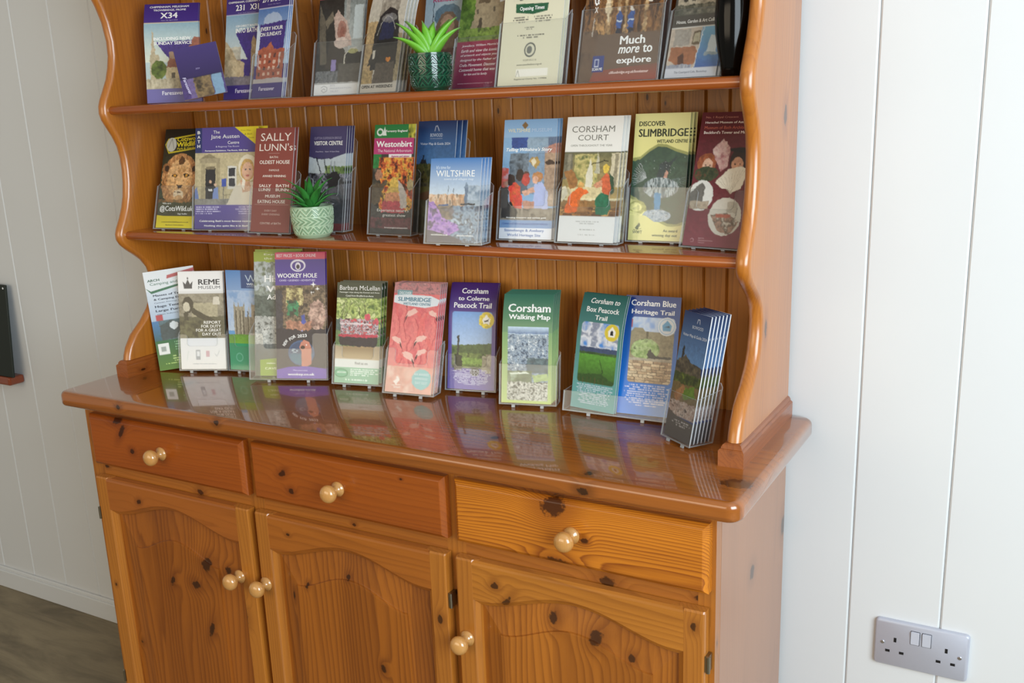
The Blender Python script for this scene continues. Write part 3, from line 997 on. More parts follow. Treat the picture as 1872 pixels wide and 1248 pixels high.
POSE = {
    'A1':(0.1869,0.2319,0.5611,0.2255,0.0207,0.1080,0.2010,0.5571),
    'A3':(0.3810,0.2324,0.2892,0.2578,0.0116,0.1035,0.2010,0.5571),
    'A4':(0.4263,0.2372,-0.1725,0.2268,0.0033,0.0887,0.2007,0.5571),
    'A5':(0.5954,0.2328,0.0710,0.2594,-0.0024,0.1003,0.2010,0.5571),
    'A6':(0.6857,0.2346,-0.1871,0.2677,-0.0028,0.0921,0.2009,0.5571),
    'A7':(0.7865,0.2742,-0.0152,0.2343,0.0135,0.0797,0.2008,0.5571),
    'A8':(0.8817,0.2345,-0.1362,0.2663,-0.0036,0.0920,0.2010,0.5571),
    'A9':(0.9843,0.2321,-0.0009,0.2656,-0.0086,0.1088,0.2010,0.5571),
    'A10':(1.1407,0.2339,-0.0607,0.2597,-0.0003,0.1387,0.2009,0.5571),
    'A11':(1.2573,0.2311,-0.2349,0.2824,-0.0095,0.0981,0.2011,0.5571),
    'B1':(0.1519,0.2228,0.1077,0.3271,-0.0032,0.0994,0.2076,0.3075),
    'B2':(0.2970,0.2228,0.1884,0.2101,-0.0192,0.1476,0.2020,0.3075),
    'B3':(0.4388,0.1954,0.0258,0.2340,-0.0011,0.0965,0.1993,0.3075),
    'B4':(0.5433,0.2286,-0.0343,0.2065,0.0013,0.0924,0.1965,0.3075),
    'B5':(0.6792,0.2519,-0.0303,0.1965,-0.0001,0.0937,0.1968,0.3075),
    'B6':(0.7702,0.2509,-0.1405,0.1835,0.0035,0.0913,0.1997,0.3075),
    'B7':(0.8606,0.1778,0.0523,0.2265,0.0016,0.0974,0.1405,0.3075),
    'B8':(0.9622,0.2481,0.0591,0.2063,-0.0034,0.0975,0.1990,0.3075),
    'B9':(1.0779,0.2390,-0.0021,0.2525,0.0004,0.0996,0.2027,0.3075),
    'B10':(1.1856,0.2712,0.0037,0.1886,0.0024,0.0927,0.2011,0.3075),
    'B11':(1.2863,0.2390,-0.1898,0.2913,0.0012,0.0941,0.2055,0.3075),
    'C1':(0.1041,0.2493,0.5824,0.2617,0.1297,0.1069,0.2096,0.0010),
    'C2':(0.1671,0.2466,0.3933,0.2838,-0.0028,0.1071,0.2068,0.0080),
    'C3':(0.2990,0.2478,0.2044,0.0896,0.0384,0.1009,0.2096,0.0080),
    'C4':(0.3793,0.2488,0.3764,0.1665,0.0022,0.1017,0.2536,0.0080),
    'C5':(0.4265,0.2607,0.3528,0.2032,-0.0035,0.1055,0.2537,0.0080),
    'C6':(0.5657,0.2615,0.1896,0.2417,0.0007,0.0974,0.1982,0.0080),
    'C7':(0.7006,0.2451,0.1117,0.3301,0.0281,0.0989,0.2097,0.0080),
    'C8':(0.7995,0.3117,0.1870,0.1830,0.0035,0.0950,0.2014,0.0080),
    'C9':(0.9393,0.2746,0.2384,0.1789,0.0032,0.0925,0.1954,0.0080),
    'C10':(1.0642,0.2837,-0.1663,0.1914,0.0037,0.0908,0.2020,0.0080),
    'C11':(1.1578,0.2911,0.0535,0.2747,-0.0004,0.0971,0.2029,0.0080),
    'C12':(1.2515,0.1964,-0.7828,0.2338,0.1106,0.0881,0.2008,0.0080),
}

def shift(key, dy, w=None):
    """slide a pose along the line of sight so that it clears its neighbour and keeps its place in the view"""
    p = list(POSE[key])
    k = (p[0] - CPOS.x) / (p[1] - CPOS.y)
    e = Vector((math.cos(p[2]), math.sin(p[2])))
    if w:
        p[0] -= e.x * (p[5] - w) / 2 * 0; p[5] = w
    p[0] += k * dy; p[1] += dy
    POSE[key] = tuple(p)


for k_, d_y, w_ in (('B4', .040, None), ('B3', .020, None), ('B2', .010, None), ('A8', .0275, None), ('A7', .031, None), ('A5', .030, None), ('A10', .020, .134), ('A11', .012, .089), ('B6', .025, None), ('B10', .010, None), ('C4', -.012, None), ('C5', -.012, None), ('C3', .010, .095), ('C2', -.020, .100)):
    shift(k_, d_y, w_)
p = list(POSE['A10']); p[0] -= .003; POSE['A10'] = tuple(p)
p = list(POSE['C2']); p[0] -= .0035; POSE['C2'] = tuple(p)
POSE['C1'] = (.1283, .2273, .60, .175, .0975, .1075, .2131, .0062)
p = list(POSE['C2']); p[3] = .175; POSE['C2'] = tuple(p)
POSE['C12'] = (1.2513, .1975, -.6047, .1973, 0, .0687, .2015, .008)
p = list(POSE['A3']); p[0] = .351; p[1] = .252; p[2] = .05; p[3] = .21; p[5] = .098; POSE['A3'] = tuple(p)
p = list(POSE['A11']); p[0] -= .002; POSE['A11'] = tuple(p)
p = list(POSE['C4']); p[2], p[3] = POSE['C5'][2], POSE['C5'][3]; POSE['C4'] = tuple(p)
for k_ in POSE:
    if k_ != 'C1': p = list(POSE[k_]); p[4] = 0; POSE[k_] = tuple(p)


def canvas(key, bg):
    p = POSE[key]
    return Cv(p[5], p[6], bg)


W_ = 'f4f4f2'
GR = ['2c3a1c', '4c6228', '7a8f3e', 'a9b765']
# ---------- top shelf
c = canvas('A1', 'b4c4c6')
c.G(0, .2, 1, .6, '8fb0bf', 'd8dccb')
c.P([(.10, .56), (.155, .26), (.20, .56)], 'b9a98c').R(.08, .52, .26, .88, 'b5a88a').P([(.2, .4), (.93, .39), (.48, .6)], '44307f')
c.P([(.72, .5), (.86, .42), (.9, .36), (1, .36), (1, .58), (.7, .58)], '9c5f4a').R(.44, .5, .55, .62, 'a28670').P([(.36, .66), (.45, .56), (.62, .58), (.68, .66)], '8d5b48').R(.36, .65, 1, .86, 'c3b491')
c.R(.46, .7, .53, .76, '5b5347').N(c.em(.24, .67, .14, .09), ['3c4a20', '5f7030', '78883f'], 9).N((0, .76, 1, .87), ['978c75', 'b8ad92', 'cfc6ae'], 12, 6)
c.R(0, .86, 1, 1, '6f69a3').R(0, 0, 1, .205, '45307f').R(0, .205, 1, .213, 'd9c9a8')
brochure('A1', 'tall purple-headed bus timetable with a church spire photo, numbered X34', POSE['A1'], c, [
    ('CHIPPENHAM, MELKSHAM', .1, .025, .82, .05, W_, 'b'), ('TROWBRIDGE, FROME', .17, .062, .77, .085, W_, 'b'), ('X34', .3, .1, .62, .162, W_, 'b'), ('from 7th April 2024', .32, .178, .62, .19, 'c9c3dd'),
    ('INCLUDING NEW', .17, .355, .85, .385, W_, 'b'), ('SUNDAY SERVICE', .17, .4, .87, .43, W_, 'b'), ('Faresaver', .28, .885, .68, .925, 'e4e2ef', 'b')], bow=(.002, .12), copies=1, clabel='bus timetable numbered X34')

c = canvas('A3', '3c2a78')
c.G(0, .2, 1, .62, '7fa3bf', 'c7cfcb').P([(.25, .37), (.95, .3), (.95, .62), (.62, .66)], '3f2c7c')
c.P([(0, .44), (.14, .5), (.3, .62), (.5, .66), (.5, .86), (0, .86)], 'b9a687').N((0, .5, .4, .8), ['8a795c', 'b7a483', 'd2c3a2'], 8, 20, a=.6)
c.P([(.66, .86), (.66, .46), (.72, .4), (.78, .46), (.86, .42), (.92, .36), (1, .44), (1, .86)], '9a8263').N((.66, .48, 1, .82), ['6a563f', 'a18a68', 'bda583'], 10, 18, a=.6)
c.R(0, .78, 1, .87, '77707c').N((0, .8, 1, .86), ['8b8489', '6c6670'], 9, a=.5).R(0, .865, 1, 1, '3c2d7c').R(0, 0, 1, .205, '3f2c7b').R(0, .2, 1, .207, 'cfc9dc')
brochure('A3', 'purple-headed bus timetable with an abbey street photo, numbered 231 and X31', POSE['A3'], c, [
    ('CHIPPENHAM, CORSHAM, BATH', .05, .075, .98, .095, W_, 'b'), ('231', .24, .11, .46, .165, W_, 'b'), ('X31', .6, .11, .82, .165, W_, 'b'), ('from 2nd September', .3, .183, .75, .193, 'b8b0d4'),
    ('1/2H DIRECT ROUTE', .26, .30, .8, .32, W_, 'b'), ('INTO BATH', .26, .33, .8, .375, W_, 'b'), ('Faresaver', .3, .9, .74, .94, 'd8d4ea', 'b')])

p = list(POSE['A4']); p[0], p[1] = .4465, .2140; POSE['A4'] = tuple(p)
c = canvas('A4', '3c2a78')
c.G(0, .18, 1, .7, '4a72b4', 'b9cfe6').E(.5, .3, .3, .07, 'd5e0ee', .5).P([(.1, .33), (.95, .31), (.9, .68), (.12, .68)], '402c7e').P([(0, .3), (.13, .4), (.1, .6), (0, .62)], 'cdd9e8')
c.R(.08, .56, .95, .84, 'a85a42').P([(.08, .57), (.28, .53), (.48, .57)], 'a85a42').P([(.3, .56), (.5, .49), (.62, .56)], 'b06248').P([(.65, .6), (.82, .56), (.95, .6)], '9a503a')
for i in range(4):
    for j in range(5): c.R(.14 + j * .16, .6 + i * .055, .21 + j * .16, .632 + i * .055, 'd9b7a4' if (i + j) % 3 else '5c3a38')
c.R(0, .82, 1, .87, 'b9b3b4').R(0, .865, 1, 1, '3c2d7c').R(0, 0, 1, .185, '3b2976').R(0, .183, 1, .19, 'cfc9dc')
brochure('A4', 'narrow-looking bus timetable with a red brick building, numbered 271 272 273', POSE['A4'], c, [
    ('271 272 273', .1, .075, .86, .13, W_, 'bi'), ('from 7th April', .3, .15, .7, .16, 'b8b0d4'), ('EVERY HOUR', .12, .355, .86, .39, W_, 'b'), ('ON SUNDAYS', .12, .405, .82, .44, W_, 'b'), ('Faresaver', .22, .9, .74, .935, 'dcd8ec', 'b')], copies=2, step=.003, clabel='bus timetable with a red brick building')

p2 = (.3035, .204, .62, .30, .17, .082, .100, .5655)
POSE['A2'] = p2
c = canvas('A2', '35235f')
c.G(0, 0, 1, .6, '39276b', '2c1d52').R(0, .6, 1, 1, '4a3a70').R(.16, .6, .36, 1, '6d5d8c').N((.3, .6, .7, 1), ['5b4a38', '8a7350', '3d3328'], 5).R(.72, .6, .95, 1, '7d9bb5').R(0, .585, 1, .6, '201540')
brochure('A2', 'small folded dark purple leaflet leaning sideways in front of the X34 timetable', p2, c, [('Faresaver', .06, .5, .5, .56, 'cfc8e6', 'bi', -80), ('2024', .4, .42, .5, .45, 'a59bc6', 'i')], t=.004, bow=(.003, 0))

c = canvas('A5', '2b2825')
c.R(0, 0, 1, .09, '6a7a4c').R(0, .07, 1, .13, 'c9566b').G(.55, .13, 1, .62, '7f8684', 'a9adab').R(.78, .2, .97, .5, 'b9c3c5').R(.6, .14, .68, .62, '9c9a94')
c.P([(.02, .17), (.16, .32), (.24, .72), (.1, .72), (.04, .4)], '5d5548').P([(.16, .33), (.3, .24), (.36, .3), (.2, .4)], '6b6253').P([(.22, .76), (.28, .5), (.45, .52), (.62, .6), (.7, .76)], '3b342e')
c.P([(.34, .3), (.42, .23), (.62, .34), (.74, .5), (.76, .56), (.5, .58), (.4, .48)], 'b79f93').E(.53, .42, .1, .09, '9a6f62').E(.54, .44, .05, .05, '8c5a4e').E(.53, .53, .16, .05, 'c4b1a6')
c.L([(.7, .8), (.62, .72), (.64, .64), (.74, .59), (.86, .58)], 2.2, 'c9c3b4').E(.8, .61, .11, .022, 'a5a26e').R(.34, .68, .45, .78, '8d7fb0').N((.02, .78, .5, .93), ['5c5e60', '76787a', '46484a'], 14).R(.5, .72, .98, .9, '5b564f').R(0, .9, 1, 1, 'e6e6e6').R(0, .885, 1, .9, 'b0b0ae')
c.L([(.16, .93), (.22, .915), (.29, .93), (.29, .96), (.22, .975), (.17, .955), (.22, .94), (.25, .95)], .9, '9a9aa0')
brochure('A5', 'brochure with a pink band over a dark portrait and a white foot', POSE['A5'], c, [
    ('MUSEUM OF BATH AT WORK', .05, .078, .95, .092, 'f0c9cf', ''), ('BATH', .36, .908, .46, .925, 'b9b9c2'), ('PRESERVATION', .36, .935, .82, .95, 'b9b9c2'), ('TRUST', .36, .962, .55, .977, 'b9b9c2')], copies=1, clabel='brochure with a dark portrait')

c = canvas('A6', 'c4c0b6')
c.G(0, 0, 1, .4, 'd5d2c8', 'c2bcae').N((.3, .1, .8, .34), ['6d655a', '8d8478', 'c2bcae', 'cdc8bb'], 4, 3, a=.7).R(0, .38, .28, .92, 'b39a72').R(.85, .5, 1, .9, 'a09478')
c.P([(.2, .8), (.22, .48), (.32, .34), (.55, .26), (.78, .3), (.88, .45), (.88, .8)], '2c2a2c').P([(.35, .55), (.42, .38), (.6, .32), (.72, .38), (.76, .55)], '23284a').E(.58, .36, .2, .04, '9b9a98', .5).R(.3, .54, .8, .62, '1b1a1c').P([(.12, .76), (.25, .6), (.85, .6), (.9, .76)], '35322f')
c.R(.24, .63, .3, .7, 'd8d4c8').R(.62, .7, .74, .735, 'd98a35').P([(.3, .92), (.36, .74), (.85, .74), (.88, .92)], '5c544b').N((0, .8, .3, .93), ['7c6a48', 'b99f70', '93815a'], 6).R(0, .92, 1, 1, 'cfcac0')
c.L([(.3, .5), (.36, .42), (.5, .34), (.66, .36), (.78, .46)], 1.2, 'b0aeaa')
brochure('A6', 'steam locomotive brochure headed by smoke and marked OPEN AT WEEKENDS', POSE['A6'], c, [
    ('Heritage Steam Railway', .1, .11, .66, .125, '6b4a44', 'i'), ('OPEN AT WEEKENDS', .04, .935, .9, .962, '2a2724', 'b')], bow=(0, .08), copies=3, step=.006, cdx=.002, clabel='steam locomotive brochure')

c = canvas('A7', '9fb2bd')
c.G(0, 0, 1, .5, '8ea6b6', 'b4c1c6').L([(.2, 0), (.24, .5)], 1.6, '2d3442').E(.62, .36, .36, .1, '5c7484').E(.62, .5, .3, .18, '6f5a48').E(.62, .45, .18, .1, 'a2846c').N((0, .7, 1, 1), ['4c4038', '7c6a5c', 'a08f80', '5d5046'], 9).R(0, .64, 1, .7, '5c3f36')
brochure('A7', 'pale blue brochure with pink script and a hat, half hidden by the dark green pot', POSE['A7'], c, [('Rodmarton', .15, .05, .8, .09, 'b0406e', 'i'), ('Love that', .28, .13, .75, .16, 'e7ecf0', 'i'), ('Kelmscott', .2, .185, .9, .235, 'b23d68', 'bi')])

c = canvas('A8', '8b2248')
c.G(0, 0, 1, .3, '7aa0d0', 'dfe3e6').N((0, .3, 1, .62), ['3f5a24', '5f7d35', '86a04c', '4a4632'], 9)
c.P([(.28, .5), (.28, .3), (.38, .2), (.5, .3), (.62, .3), (.76, .19), (.9, .3), (1, .3), (1, .5)], '9c8d72').P([(.4, .3), (.45, .22), (.72, .22), (.66, .3)], '665845').R(.45, .42, .53, .5, '4e4538').R(.38, .34, .43, .38, '5f5647').R(.75, .33, .8, .37, '5f5647')
c.N(c.em(.12, .34, .22, .2), ['2f4a18', '4a6c26', '71903c'], 7).G(0, .6, 1, 1, 'a3244e', '86204a').N((0, .5, 1, .61), ['5d7a2e', '8aa24b', '44502c'], 8, a=.8)
brochure('A8', 'crimson-footed brochure with a gabled stone house among trees', POSE['A8'], c, [
    (s_, .12, .635 + i * .04, .97, .66 + i * .04, 'f2dfe4', 'bi') for i, s_ in enumerate(['Jewellery, William Morris\'s', 'Earth and view the iconic', 'of artwork and objects you', 'designed by the Father of', 'Crafts Movement. Discover', 'Cotswold home that was'])] + [('for him and his family.', .25, .875, .8, .9, 'f2dfe4', 'bi'), ('www.kelmscottmanor.org.uk', .12, .955, .95, .97, 'e3b9c6', '')])

c = canvas('A9', 'dcd7bd')
c.N((.18, 0, .78, .28), ['a8b184', 'c9cba8', '8f9c6c'], 6, a=.8).G(.15, .26, .8, .34, 'c6c2ae', 'dcd7bd')
c.P([(.2, .26), (.24, .2), (.38, .19), (.46, .12), (.7, .12), (.76, .2), (.74, .29), (.22, .3)], 'd3d2cb').P([(.46, .19), (.48, .14), (.57, .14), (.57, .2)], '7b8079').P([(.6, .2), (.6, .14), (.7, .14), (.72, .2)], '7b8079')
for q in ((.28, .29), (.5, .29), (.72, .265)): c.E(q[0], q[1], .05, .035, '3f3e3a').E(q[0], q[1], .022, .016, 'a5a49c')
c.R(.3, .2, .36, .28, '4f4f48').P([(.2, .35), (.74, .36), (.73, .42), (.5, .44), (.21, .42)], '1f5a3c')
c.M(.16, .455, .44, .51, 3, '55524a', .9).M(.52, .455, .82, .51, 3, '55524a', .9).M(.36, .54, .56, .565, 2, '55524a').M(.26, .6, .72, .635, 2, '55524a', .9)
c.E(.5, .72, .095, .058, '5b5e58').E(.5, .72, .075, .045, 'd6d2bb').E(.49, .72, .045, .03, '6e716a').R(.3, .87, .82, .93, 'eeeade').L([(.3, .93), (.33, .88), (.36, .93)], .7, '88857a')
brochure('A9', 'cream leaflet with a vintage white car and a green Opening Times banner', POSE['A9'], c, [
    ('Opening Times', .27, .375, .68, .415, W_, 'b'), ('01249 812116', .4, .795, .62, .81, '8a8674'), ('www.atwellwilson.org.uk', .3, .83, .72, .85, '5c5a4e', 'i'), ('Registered Charity No. 1159806', .28, .945, .82, .962, '55524a', '')], copies=1, step=.008, cdx=.004, clabel='cream leaflet with a vintage car')

c = canvas('A10', '5a3c26')
c.N((0, 0, 1, .7), ['2f1c10', '5b3a20', '8c6238', '4a2e1a', 'b48a58'], 14, 3, gain=2.2)
for u_, w1 in ((.3, .05), (.42, .04), (.76, .05), (.52, .03)): c.N((u_, .1, u_ + w1, .66), ['a88556', 'cfb083', '7c5a36'], 2, 8, a=.75)
c.P([(.26, .42), (.3, .3), (.34, .44), (.32, .55)], 'd6c3a2').P([(.8, .1), (.86, .1), (.86, .4), (.84, .42), (.8, .4)], 'd9d2c4').R(.2, 0, .45, .27, '8e3a22', .5)
for u_ in (.42, .575): c.E(u_ + .035, .455, .022, .02, 'd8cfc4').P([(u_, .5), (u_ + .02, .47), (u_ + .06, .47), (u_ + .075, .5), (u_ + .07, .6), (u_, .6)], '31508f').R(u_ + .005, .535, u_ + .07, .545, 'c6cfdc').R(u_ + .01, .6, u_ + .065, .65, '1e2030')
c.R(.2, .635, 1, 1, '6a5647').N((0, .6, .2, 1), ['4c3a2c', '6d5644', '5a4636'], 5).P([(.2, .92), (1, .88), (1, 1), (.15, 1)], '94483a').G(.2, .9, 1, 1, '7d5042', '9a4a3a', m=c.pm([(.2, .93), (1, .88), (1, 1), (.15, 1)]))
c.R(.17, .8, .32, .925, '38437f').R(.2, .825, .255, .885, 'd7dbe8').R(.208, .832, .247, .878, '38437f')
c.R(.125, .345, .18, .4, W_).E(.152, .373, .018, .016, '4a2e1a')
brochure('A10', 'wide brown brochure reading Much more to explore', POSE['A10'], c, [
    ('Much', .5, .66, .82, .725, W_, 'b'), ('more', .49, .745, .76, .795, W_, 'bi'), ('to', .8, .735, .92, .795, W_, 'b'), ('explore', .48, .82, .92, .885, W_, 'b'), ('f', .14, .285, .165, .33, W_, 'b'), ('X', .13, .42, .175, .465, W_, 'b'),
    ('SCAN ME', .175, .893, .305, .915, W_, 'b'), ('cliftonbridge.org.uk/bookatour', .4, .925, .9, .953, 'f2d9d2', 'bi'), ('cliftonbridge', .145, .63, .36, .65, 'e5dccf', '', 88)], copies=1)

c = canvas('A11', '4a4742')
c.R(0, 0, 1, .26, '77716a').N((0, 0, 1, .26), ['3d3a35', '8c867a', 'b1aa9c'], 9, a=.6)
c.R(.05, .22, 1, .48, 'b3ab9a').N((.05, .22, 1, .48), ['8b8372', 'b9b09c', 'cfc8b6'], 8, a=.5)
for u_ in (.16, .32, .6, .78): c.R(u_, .34, u_ + .07, .44, '3d3b36')
for u_ in (.2, .45, .7): c.P([(u_ - .1, .24), (u_, .14), (u_ + .1, .24)], '9c9482')
c.N((.0, .46, 1, .54), ['3f4136', '66665a', '8e8b7c'], 12).R(0, .54, 1, .63, '4c4740').R(0, .628, 1, .636, 'e5e3de').R(0, .636, .6, .93, 'c5b6a6').R(.6, .636, 1, .93, '8fb4d2')
c.R(.08, .64, .4, .76, 'a7a097').R(.44, .66, .6, .76, '6e5d45').R(.46, .675, .58, .745, 'b0a78e').P([(.02, .86), (.06, .77), (.5, .77), (.62, .82), (.5, .92), (.25, .92)], 'a56c4a').P([(.2, .84), (.3, .81), (.34, .9), (.24, .92)], '583424').N((0, .9, .5, .94), ['d5d5d8', '8d93a5', 'ecedf0'], 14, 4)
c.G(.6, .636, 1, .93, '77b2d6', '3f63a8', m=c.pm([(.64, .636), (1, .636), (1, .93), (.54, .93)])).P([(.78, .7), (.92, .7), (.92, .82), (.74, .82)], 'cfdbe2').R(.7, .82, .97, .84, '97a9b4').R(0, .93, 1, 1, 'd6dae4').L([(.64, .636), (.54, .93)], 1., 'eceef0')
brochure('A11', 'brochure with a grey stone house over a desk interior, next to the black vase', POSE['A11'], c, [
    ('House, Garden & Art Collection', .08, .575, .98, .605, W_, 'b'), ('The Courtyard Cafe, Bookshop', .18, .953, .82, .975, '6e7688', '')], copies=2, step=.004, cdx=.003, clabel='brochure with a grey stone house')

# ---------- middle shelf
c = canvas('B1', '14160f')
c.G(0, .1, 1, .7, '0e100b', '3a4024').N(c.em(.5, .52, .47, .27), ['7a4c24', 'a97440', 'c99460', '8d5a2e', 'd9ac78'], 22, 9).E(.14, .4, .12, .05, '9a683c').E(.86, .4, .12, .05, '9a683c').E(.14, .4, .06, .028, '3a2616').E(.86, .4, .06, .028, '3a2616')
c.N(c.em(.5, .5, .33, .2), ['b5834e', 'cf9f68', 'dcb07c', 'a87444'], 8).P([(.42, .32), (.52, .27), (.6, .32), (.56, .36), (.45, .36)], '5b3a1e').E(.36, .47, .075, .018, '2a1c10').E(.67, .47, .075, .018, '2a1c10').E(.36, .47, .03, .012, 'c78d34').E(.67, .47, .03, .012, 'c78d34')
c.P([(.43, .48), (.58, .48), (.62, .58), (.5, .61), (.4, .58)], 'd5a873').P([(.42, .565), (.6, .565), (.54, .6), (.48, .6)], '3a241c').L([(.51, .6), (.51, .63)], 1., '3a241c').E(.51, .66, .14, .045, 'ddc8a8').L([(.38, .635), (.51, .64), (.64, .635)], .9, '5c4028').E(.51, .7, .12, .03, 'c9a070')
c.N((0, .71, 1, .78), ['3a3c20', '8a6232', 'a97440'], 14, a=.8).G(0, .74, 1, .92, '4a4a2c', '45432e').G(0, .88, 1, 1, 'd9c51c', 'e8d829').P([(0, .9), (0, .87), (.3, .885), (.7, .9), (1, .875), (1, .9)], 'ddca20')
c.P([(.03, .16), (.1, .1), (.9, .05), (.98, .07), (.98, .2), (.14, .25)], 'c7b52a').P([(.05, .165), (.1, .115), (.9, .065), (.96, .075), (.96, .19), (.15, .235)], '1f2313').E(.2, .16, .13, .07, 'b9bab0').L([(.12, .19), (.2, .1), (.27, .2)], 1.4, '77786c')
brochure('B1', 'lion brochure with a yellow foot at the left end of the middle shelf', POSE['B1'], c, [
    ('Cotswold', .34, .085, .92, .13, 'd9c62c', 'b', 3), ('Wildlife', .34, .135, .9, .185, 'e4d12c', 'b', 3), ('Park & Gardens', .36, .192, .9, .213, 'c9b72c', 'b', 3), ('@CotsWild.uk', .06, .775, .94, .845, W_, 'b', 0), ('Say hello', .55, .85, .8, .87, W_, 'b'), ('We are', .12, .745, .35, .762, W_, 'b'),
    ('cotswoldwildlifepark.co.uk', .14, .935, .86, .95, '77691a', 'b'), ('Burford, Oxfordshire', .26, .965, .74, .978, '77691a', 'b')])

c = canvas('B2', '4a3c86')
c.R(0, 0, .11, .25, '1d2c66').G(.11, 0, 1, .25, '554694', '4a3d88').P([(.62, 0), (1, 0), (1, .2)], 'e6d31f')
c.R(0, .25, 1, .76, 'bdb08d').N((0, .25, 1, .76), ['a89b78', 'c6b995', 'b8ab86'], 8, a=.5)
c.P([(.06, .31), (.22, .255), (.4, .31)], '8f8466').R(.08, .3, .4, .35, 'a3977a').R(.1, .35, .16, .72, 'a89c7c').R(.34, .35, .4, .72, 'a89c7c').R(.17, .4, .33, .72, '23252b').R(.18, .38, .32, .41, '7d725a').R(.52, .38, .66, .6, 'd5d3cb').R(.54, .4, .64, .48, '2c3038').R(.54, .5, .64, .58, '343840')
c.R(.43, .5, .5, .58, '3f56a8').R(.45, .58, .46, .7, '55565c').E(.25, .53, .02, .015, 'caa58b').P([(.2, .56), (.28, .54), (.31, .6), (.27, .7), (.22, .72)], '17181d').R(.22, .6, .28, .62, 'e5e3e0').E(.33, .56, .02, .015, 'd9b79c').P([(.3, .6), (.37, .58), (.39, .76), (.28, .76)], '7c92c9').P([(0, .6), (.04, .58), (.07, .72), (0, .74)], '6b80b8')
c.R(0, .7, .55, .77, '8d8a84').N((0, .7, .55, .76), ['7c7973', 'a19e97'], 9, a=.6).L([(.45, .66), (.62, .66)], .6, '2c2c2c')
for i in range(6): c.L([(.46 + i * .03, .66), (.46 + i * .03, .74)], .5, '3a3a3a')
c.P([(.5, .77), (.62, .6), (.72, .54), (.95, .54), (1, .6), (1, .77)], 'd8cfbd').P([(.72, .52), (.86, .5), (.9, .62), (.76, .64)], 'c99b7c').E(.84, .4, .15, .13, 'e2d9c2').E(.83, .42, .11, .11, 'c7a05e').E(.83, .43, .085, .085, 'dcb094').E(.8, .415, .014, .008, '3c3c50').E(.87, .415, .014, .008, '3c3c50').E(.83, .475, .03, .01, 'c06a62').P([(.76, .5), (.8, .52), (.78, .62), (.74, .58)], 'ede6d6')
c.G(0, .76, 1, 1, '5a4b9a', '473a85').M(.02, .775, .42, .86, 4, 'cfcaea', .9, 'l').M(.62, .775, .98, .86, 4, 'b5add8', .8, 'r')
brochure('B2', 'wide purple brochure with a yellow corner, a doorway and a woman in a bonnet', POSE['B2'], c, [
    ('B', .035, .03, .08, .06, W_, 'b'), ('A', .035, .075, .08, .105, W_, 'b'), ('T', .035, .12, .08, .15, W_, 'b'), ('H', .035, .165, .08, .195, W_, 'b'),
    ('The', .29, .03, .39, .06, W_), ('Jane Austen', .25, .07, .7, .12, W_, ''), ('Centre', .52, .135, .7, .165, W_), ('& Regency Tea Room', .33, .18, .7, .2, 'dcd8f0'), ('Permanent Exhibition, Tea Room, Gift Shop', .16, .22, .84, .238, W_, 'b'),
    ('Free Map', .72, .03, .88, .045, '8a7a20', 'i'), ('& Bath', .78, .065, .9, .08, '8a7a20', 'i'), ('Guide', .84, .1, .93, .115, '8a7a20', 'i'),
    ("Celebrating Bath's most famous resident", .08, .91, .94, .935, W_, 'b'), ('Nothing else quite like it in Bath', .16, .958, .86, .98, W_, 'b')], copies=1, step=.010, cdx=.014, clabel='wide purple doorway brochure')

c = canvas('B3', '8a4038')
c.G(0, 0, 1, 1, '8b443c', '8f4a40').R(.36, .245, .64, .248, 'c9a49a').R(.3, .37, .6, .372, 'b98a80').R(.42, .55, .425, .62, 'e2cfc6').R(.08, .735, .94, .738, 'c9a49a')
brochure('B3', 'brick-red leaflet printed only with cream lettering, left of the sage green pot', POSE['B3'], c, [
    ('SALLY', .14, .05, .92, .125, 'eee3da', ''), ("LUNN's", .12, .15, .97, .22, 'eee3da', ''), ('BATH:', .4, .27, .62, .29, 'e5cfc4', 'b'), ('OLDEST HOUSE', .14, .31, .92, .345, 'eee3da', 'b'), ('FAMOUS', .4, .395, .66, .415, 'e5cfc4', 'b'), ('AWARD WINNING', .24, .45, .84, .472, 'eee3da', 'b'),
    ('SALLY', .16, .54, .48, .568, 'eee3da', 'b'), ('LUNN', .16, .578, .46, .606, 'eee3da', 'b'), ('BATH', .6, .54, .93, .568, 'eee3da', 'b'), ('BUNN', .6, .578, .93, .606, 'eee3da', 'b'), ('MUSEUM', .34, .64, .72, .668, 'eee3da', 'b'), ('EATING HOUSE', .15, .69, .86, .722, 'eee3da', 'b'),
    ('EVERY DAY', .34, .785, .66, .802, 'dcbdb2', ''), ('EVERY EVENING', .28, .82, .74, .838, 'dcbdb2', ''), ('CENTRE of BATH', .24, .905, .78, .925, 'e5cfc4', '')], copies=1, step=.006, cdx=.003, clabel='brick-red lettered leaflet')

c = canvas('B4', '3f3a60')
c.G(0, 0, 1, .3, '4c4570', '3f3a62').G(0, .28, 1, .5, 'b9c4cc', 'a5aeb0', m=c.pm([(0, .29), (.3, .32), (.6, .31), (1, .26), (1, .6), (0, .6)])).N((.45, .38, 1, .5), ['2f4424', '55703a', '7c8f55'], 9).L([(.2, .3), (.42, .52)], 2.2, '2a2d38').L([(.42, .31), (.55, .5)], 2.2, '2a2d38').R(.6, .33, .64, .45, '8a909a').R(.68, .33, .71, .45, '8a909a')
c.N((0, .45, 1, .75), ['14141a', '2e3038', '5a5c66', '8b8d98', '1c1c22'], 8, gain=2.4).E(.7, .52, .17, .09, '15131a').P([(.5, .8), (.6, .6), (.9, .55), (1, .6), (1, .85), (.5, .85)], '5c5a60').G(0, .7, 1, .93, '3d3c44', '4c4a50').R(0, .93, 1, 1, '7c3438')
